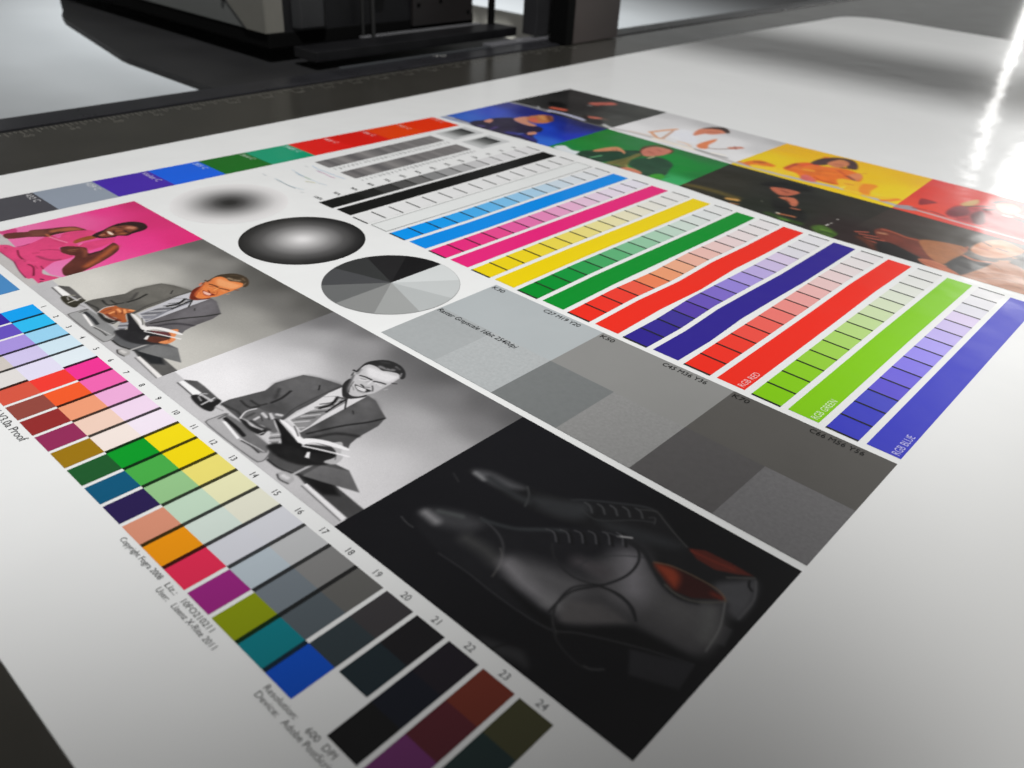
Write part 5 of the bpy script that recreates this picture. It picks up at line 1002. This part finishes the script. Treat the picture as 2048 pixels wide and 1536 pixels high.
for bx, txt, wcol in ((115, 'RGB RED', (252, 190, 190)), (217.5, 'RGB GREEN', (215, 238, 190)), (319, 'RGB BLUE', (190, 190, 235))):
    text_obj('bar_lettering', txt, bx+37.5, 260, 14, 90, ink(wcol, WL), board, z=Z2, W={'RGB RED': 47, 'RGB GREEN': 60, 'RGB BLUE': 53}[txt])
# percentage figures beside the black strip
pc = ['100%', '95%', '90%', '80%', '70%', '60%', '50%', '40%', '30%', '20%', '10%', '5%', '3%', '1%']
for k, p in enumerate(pc): text_obj('percent_figure', p, -757, Y0+7+k*PT, 12, 0, ink((50, 52, 50)), board, z=Z2, align='RIGHT')

# ---- thin line fields, small gradient squares
def lines_hook(t):
    geo = t.nodes.new('ShaderNodeNewGeometry'); sp = t.nodes.new('ShaderNodeSeparateXYZ'); t.links.new(geo.outputs['Position'], sp.inputs[0])
    n = t.nodes.new('ShaderNodeTexNoise'); n.inputs['Scale'].default_value = 60; n.noise_dimensions = '1D'; t.links.new(sp.outputs['Y'], n.inputs['W'])
    r = t.nodes.new('ShaderNodeValToRGB'); r.color_ramp.elements[0].position = .25; r.color_ramp.elements[1].position = .75
    r.color_ramp.elements[0].color = alb((98, 97, 98)) + (1,); r.color_ramp.elements[1].color = alb((136, 134, 133)) + (1,)
    t.links.new(n.outputs['Fac'], r.inputs[0]); return r.outputs[0]
LH = board_mat('line_field_ink', hook=lines_hook)
for x0, x1 in ((-954, -905), (-866, -816)):
    mb = MB(); mb.rect(x0, 394, x1, 729); f = mb.build('line_field', LH, board, z=Z1); f['label'] = 'long grey field of fine lines'
    mb = MB()
    for i in range(67): mb.rect(x1, 396+i*5, x1+(5 if i % 2 else 2.5), 397.4+i*5)
    mb.build('comb_edge', ink((150, 152, 152)), f, z=Z1)
    import random
    rr = random.Random(int(-x0)); mb = MB()
    for i in range(30):
        y = 398+i*11.2
        mb.rect(x1+9+rr.random()*4, y, x1+19+rr.random()*6, y+1.5+rr.random()); 
        if rr.random() < .6: mb.rect(x1+11, y+4, x1+16+rr.random()*6, y+5.2)
    mb.build('fine_figures', ink((140, 142, 142)), f, z=Z1)
def grad_hook(x0, x1, y0, y1):
    def h(t):
        geo = t.nodes.new('ShaderNodeNewGeometry'); sp = t.nodes.new('ShaderNodeSeparateXYZ'); t.links.new(geo.outputs['Position'], sp.inputs[0])
        m = t.nodes.new('ShaderNodeMapRange'); m.inputs['From Min'].default_value = y0*S; m.inputs['From Max'].default_value = y1*S
        t.links.new(sp.outputs['Y'], m.inputs['Value'])
        r = t.nodes.new('ShaderNodeValToRGB'); r.color_ramp.elements[0].color = alb((200, 203, 203)) + (1,); r.color_ramp.elements[1].color = alb((46, 48, 48)) + (1,)
        r.color_ramp.elements[1].position = .92
        e = r.color_ramp.elements.new(.5); e.color = alb((110, 113, 112)) + (1,)
        t.links.new(m.outputs[0], r.inputs[0]); return r.outputs[0]
    return h
for x0, x1, y0, y1 in ((-955, -905, 757, 834), (-866, -814, 757, 830)):
    mb = MB(); mb.rect(x0-6, y0-4, x1+12, y1+18); fr = mb.build('fade_square', ink((196, 199, 199)), board, z=Z1); fr['label'] = 'small square fading from grey to black'
    mb = MB(); mb.rect(x0, y0, x1, y1); mb.build('fade', board_mat('fade_ink', hook=grad_hook(x0, x1, y0, y1)), fr, z=Z2)
# three faint coloured curves
def curve_strip(x0, x1, yb, amp, w_, c, skew=0):
    mb = MB(); n = 24; pts = []
    for i in range(n+1):
        t = i/n; pts.append((x0+(x1-x0)*t, yb+amp*(2*t-1)**2*(-1)+skew*t))
    for (a, b), (c_, d) in zip(pts, pts[1:]): mb.line(a, b, c_, d, w_)
    return mb
def pxcurve(pts, w_, c):
    mb = MB()
    P_ = catmull(pts, 5, False)
    for a, b in zip(P_[:-1], P_[1:]): mb.line(a[0], a[1], b[0], b[1], w_)
    return mb
CURVES = [(([(-917.0, 269.1), (-897.0, 269.0), (-874.9, 265.8), (-859.3, 266.9), (-843.1, 269.0), (-824.8, 273.8)], 2.6, (206, 218, 224)), [([(-908.2, 267.6), (-884.3, 266.3), (-860.8, 265.0), (-841.4, 266.3)], 2.2, (158, 172, 176)), ([(-955.3, 266.1), (-940.4, 265.3)], 1.2, (196, 205, 212)), ([(-816.6, 260.6), (-809.8, 263.1)], 1.4, (180, 190, 190))]), (([(-943.0, 328.2), (-919.6, 324.3), (-888.5, 320.9), (-865.3, 321.3), (-840.9, 320.4), (-818.4, 323.9)], 2.4, (204, 216, 224)), [([(-922.9, 323.5), (-904.7, 320.0), (-887.5, 320.2)], 1.8, (150, 175, 190)), ([(-886.9, 319.7), (-864.5, 319.1)], 2.0, (165, 192, 160)), ([(-863.6, 304.6), (-853.4, 311.1), (-843.2, 314.4)], 2.2, (222, 222, 185))]), (([(-938.1, 375.7), (-909.4, 370.8), (-886.3, 373.1), (-854.6, 373.3), (-826.7, 376.0)], 2.6, (186, 204, 222)), [([(-900.0, 362.4), (-877.9, 363.6), (-853.7, 361.4), (-844.1, 363.8)], 2.2, (208, 170, 196)), ([(-947.8, 363.3), (-934.2, 363.2)], 1.2, (190, 195, 200)), ([(-905.8, 361.8), (-892.7, 365.0)], 1.4, (196, 178, 205))])]
for i, (base, parts) in enumerate(CURVES):
    g = pxcurve(base[0], base[1], None).build('thin_curve', ink(base[2]), board, z=Z1); g['label'] = ('thin grey-green curve', 'thin green and yellow curve', 'thin blue and pink curve')[i]
    for j, (pt, w_, c) in enumerate(parts): pxcurve(pt, w_, None).build('curve_shade', ink(c), g, z=Z2+.12*j)

# ---- row of squares along the board's edge
SQ = [(-330, -224, (60, 60, 64), ''), (-224, -118, (70, 70, 75), '432 C'), (-118, -10, (137, 147, 160), '429 C'), (-10, 100, (68, 40, 160), 'Violet C'), (100, 208, (4, 92, 215), '285 C'), (208, 316, (20, 102, 26), '364 C'),
      (316, 423, (3, 146, 108), '3405 C'), (423, 528, (214, 34, 28), '485 C'), (528, 634, (206, 32, 24), '186 C'), (634, 741, (216, 64, 14), '165 C'), (741, 850, (218, 52, 16), '172 C')]
def xe(y, up): return (-1121+(y+118)*.047) if up else (-1007.5+(y+125)*.030)
for i, (a, b, c, t) in enumerate(SQ):
    mb = MB(); mb.quad((xe(a, 1), a, 0), (xe(a, 0), a, 0), (xe(b, 0), b, 0), (xe(b, 1), b, 0))
    s = mb.build('spot_colour_square', ink(c, (220, 222, 222)), board, z=Z1)
    s['label'] = ('charcoal', 'dark grey', 'blue-grey', 'violet', 'bright blue', 'dark green', 'sea green', 'red', 'deep red', 'orange', 'orange-red')[i]+' square in the row along the board edge'
    if t: text_obj('square_lettering', t, xe(b, 1)+6, b-17, 17, 0, ink(mixc((232, 232, 232), .75, c), (220, 222, 222)), s, z=Z2, sx=1.15)
mb = MB(); mb.rect(-830, -400, -725, -293); b = mb.build('blue_square', ink((72, 134, 190)), board, z=Z1)

# ---- three round test targets
def radial_hook(cx, cy, stops):
    def h(t):
        geo = t.nodes.new('ShaderNodeNewGeometry'); v = t.nodes.new('ShaderNodeVectorMath'); v.operation = 'DISTANCE'
        v.inputs[1].default_value = (cx*S, cy*S, Z1*S); t.links.new(geo.outputs['Position'], v.inputs[0])
        m = t.nodes.new('ShaderNodeMath'); m.operation = 'DIVIDE'; m.inputs[1].default_value = 106*S; t.links.new(v.outputs['Value'], m.inputs[0])
        r = t.nodes.new('ShaderNodeValToRGB')
        while len(r.color_ramp.elements) < len(stops): r.color_ramp.elements.new(.5)
        for e, (p, g) in zip(r.color_ramp.elements, stops): e.position = p; e.color = alb((g, g, g), (224, 226, 226)) + (1,)
        t.links.new(m.outputs[0], r.inputs[0]); return r.outputs[0]
    return h
mb = MB(); mb.disc(-851, 127, 106); d = mb.build('soft_disc', board_mat('soft_disc_ink', hook=radial_hook(-851, 127, [(0, 38), (.1, 46), (.25, 78), (.42, 124), (.6, 168), (.8, 206), (1, 223)])), board, z=Z1); d['label'] = 'round spot fading from black to white'
mb = MB(); mb.disc(-620, 125, 106); d = mb.build('bright_disc', board_mat('bright_disc_ink', hook=radial_hook(-620, 125, [(0, 222), (.08, 214), (.25, 178), (.45, 132), (.65, 84), (.85, 50), (1, 33)])), board, z=Z1); d['label'] = 'black disc fading to a white centre'
cols = [(30, 30, 31), (40, 40, 41), (56, 58, 58), (74, 76, 78), (104, 107, 107), (136, 139, 138), (158, 162, 161), (178, 184, 184), (192, 198, 198), (207, 213, 213)]
wheel = None
mb = MB(); mb.disc(-389, 125.5, 107.2); wheel = mb.build('tone_wheel', ink((150, 152, 152), (228, 231, 231)), board, z=Z1); wheel['label'] = 'disc of ten grey sectors from black to pale grey'
for i in range(10):
    mb = MB(); mb.disc(-389, 125.5, 106.4, 90+36*i, 126+36*i, 120); mb.build('wheel_sector', ink(cols[i], (228, 231, 231)), wheel, z=Z2)

# ---- grey tone chart
def mottled(c, amt, sc):
    def h(t):
        geo = t.nodes.new('ShaderNodeNewGeometry'); n = t.nodes.new('ShaderNodeTexNoise'); n.inputs['Scale'].default_value = sc; n.inputs['Detail'].default_value = 5; n.inputs['Roughness'].default_value = .7
        t.links.new(geo.outputs['Position'], n.inputs['Vector'])
        r = t.nodes.new('ShaderNodeValToRGB'); r.color_ramp.elements[0].position = .3; r.color_ramp.elements[1].position = .7
        r.color_ramp.elements[0].color = alb(tuple(v-amt for v in c)) + (1,); r.color_ramp.elements[1].color = alb(tuple(v+amt for v in c)) + (1,)
        t.links.new(n.outputs['Fac'], r.inputs[0]); return r.outputs[0]
    return h
GX = [-276, -64, 148.5, 361]
tone = [((171, 178, 180), (162, 167, 168), (171, 176, 177)), ((137, 138, 136), (116, 120, 120), (138, 139, 138)), ((88, 87, 84), (84, 83, 83), (107, 107, 108))]
gw = (226, 228, 227)
for i in range(3):
    x0, x1 = GX[i], GX[i+1]; xm = (x0+x1)/2
    mb = MB(); mb.rect(x0, 10.5, x1, 243.8); g = mb.build('tone_panel', board_mat('tone_ink', hook=mottled(tone[i][0], 1.2, 20)), board, z=Z1); g['label'] = ('pale grey', 'mid grey', 'dark grey')[i]+' panel with two mottled squares'
    mb = MB(); mb.rect(x0, 10.5, xm, 126); mb.build('mottled_square', board_mat('tone_ink', hook=mottled(tone[i][1], 3, 220)), g, z=Z2)
    mb = MB(); mb.rect(xm, 10.5, x1, 126); mb.build('mottled_square', board_mat('tone_ink', hook=mottled(tone[i][2], 7, 420)), g, z=Z2)
    text_obj('panel_lettering', ('K30', 'K50', 'K70')[i], x0+3, 229, 13, 0, ink((26, 26, 26)), g, z=Z3, W=23)
    text_obj('panel_lettering', ('C27 M19 Y20', 'C45 M36 Y36', 'C66 M56 Y56')[i], x1-34.5, 229, 13, 0, ink((26, 26, 26)), g, z=Z3, align='RIGHT', W=68)
text_obj('chart_lettering', 'Raster Grayscale 16bit 2540dpi', -274, 114, 14, 0, ink((22, 24, 24)), board, z=Z3, W=155, shear=.12, bold=.006)

# ---- numbered control wedge
WW = (226, 227, 224)
A_ = [(0, 157, 238), (46, 182, 238), (148, 205, 233), (201, 223, 236), (217, 228, 234), (232, 54, 143), (232, 99, 169), (229, 167, 208), (231, 208, 227), (233, 222, 234), (236, 212, 25), (234, 210, 22), (229, 217, 113), (222, 220, 175), (218, 217, 196), (200, 201, 203), (178, 178, 176), (138, 137, 134), (88, 87, 82), (56, 53, 53), (27, 26, 28), (26, 22, 28), (94, 38, 28), (56, 54, 34)]
B_ = [(59, 42, 155), (100, 80, 184), (163, 143, 214), (201, 192, 226), (218, 214, 232), (233, 60, 51), (237, 90, 44), (231, 152, 114), (231, 200, 181), (234, 221, 211), (11, 149, 42), (72, 168, 71), (146, 193, 135), (186, 209, 184), (202, 214, 202), (200, 200, 204), (172, 181, 186), (122, 131, 136), (76, 83, 86), (46, 54, 57), (30, 40, 43), (18, 20, 28), (72, 28, 34), (26, 40, 38)]
C_ = [(60, 90, 170), (150, 150, 190), (180, 175, 190), (200, 193, 184), (216, 213, 208), (207, 85, 65), (142, 72, 62), (143, 47, 46), (143, 47, 87), (151, 115, 23), (35, 89, 46), (22, 87, 119), (45, 35, 80), (209, 140, 112), (228, 144, 20), (214, 46, 78), (146, 38, 118), (148, 162, 16), (2, 112, 118), (10, 70, 168), None, (18, 18, 18), (92, 40, 84), (40, 52, 54)]
WH = {}
def wl(k): return tuple(v for v in ((226, 227, 224), (222, 222, 218), (205, 204, 200), (176, 175, 170), (160, 158, 154))[0 if k < 14 else 1 if k < 16 else 2 if k < 19 else 3 if k < 22 else 4])
PX = 40.45; X0 = -667.5
mb = MB(); sepm = []
def darken(c): return tuple(int(v*.28) for v in c)
seps = {0: '1' * 18 + '00000', 1: '00110001111111111110000'[:23], 2: '11110000000001100110000'[:23]}
seps[1] = ''.join('1' if k in (3, 4, 8, 9, 10, 11, 12, 13, 14, 15, 16, 17, 18) or k == 7 else '0' for k in range(1, 24))
seps[2] = ''.join('1' if k in (1, 2, 3, 4, 5, 14, 15, 18, 19) else '0' for k in range(1, 24))
seps[0] = ''.join('1' if k <= 18 else '0' for k in range(1, 24))
rows = [(-341, -298.3, A_), (-383.3, -341, B_), (-425.6, -383.3, C_)]
whites = []
first = None
wedge_mb = MB(); wm = []
for r, (ya, yb, L_) in enumerate(rows):
    for k in range(1, 24):
        x = X0+PX*k
        if seps[r][k-1] == '1':
            nc = L_[k] or (200, 200, 200); base = tuple(min(a, b) for a, b in zip(L_[k-1] or nc, nc)); wm.append(ink(tuple(int(v*.22)+14 for v in base), wl(k))); wedge_mb.rect(x-4.4, ya, x+.6, yb, len(wm)-1)
wedge = wedge_mb.build('control_wedge', wm, board, z=Z2); wedge['label'] = 'numbered grid of small colour patches with dark separators'
for r, (ya, yb, L_) in enumerate(rows):
    for k in range(24):
        if L_[k] is None: continue
        x0 = X0+PX*k+.6; x1 = X0+PX*(k+1)-4.4
        if k < 23 and seps[r][k] == '0' and (r == 1 and k == 4): x1 = X0+PX*(k+1)+.6
        xa = x0; xb = x1
        q_ = 1 if k < 15 else .93 if k < 17 else .82
        mb = MB(); mb.rect(xa, ya, xb, yb); mb.build('colour_patch', ink(tuple(int(v*q_) for v in L_[k]), wl(k+1)), wedge, z=Z1)
for k in range(24):
    text_obj('patch_number', str(k+1), X0+PX*k+18, -294.3, 10.8, 0, ink((60, 60, 60), wl(k+1)), wedge, z=Z2, align='CENTER', sx=.95)
tw = (205, 204, 198)
tm = ink((62, 62, 60), tw)
def line_text(body, x, y, size, W): return text_obj('wedge_lettering', body, x, y, size, 0, tm, board, z=Z2, W=W)
text_obj('wedge_lettering', 'Fogra Media Wedge CMYK V3.0a Proof', -346, -440, 14, 0, tm, board, z=Z2, align='RIGHT', sx=1.03)
line_text('Copyright Fogra 2008', -126, -435.6, 8.6, 74)
line_text('Liz.:', -43, -435.2, 8.6, 17); line_text('10FO210211', -16, -435.2, 8.6, 48)
line_text('User:', -43, -443.6, 8.6, 19); line_text('Lizenz X-Rite 2011', -16, -443.6, 8.6, 67)
line_text('Resolution:', 112.5, -435.2, 8.6, 41); line_text('600  DPI', 167.5, -435.2, 8.6, 34)
line_text('Device:', 112.5, -443.6, 8.6, 29); line_text('Adobe PostScript Printer', 149, -443.6, 8.6, 92)
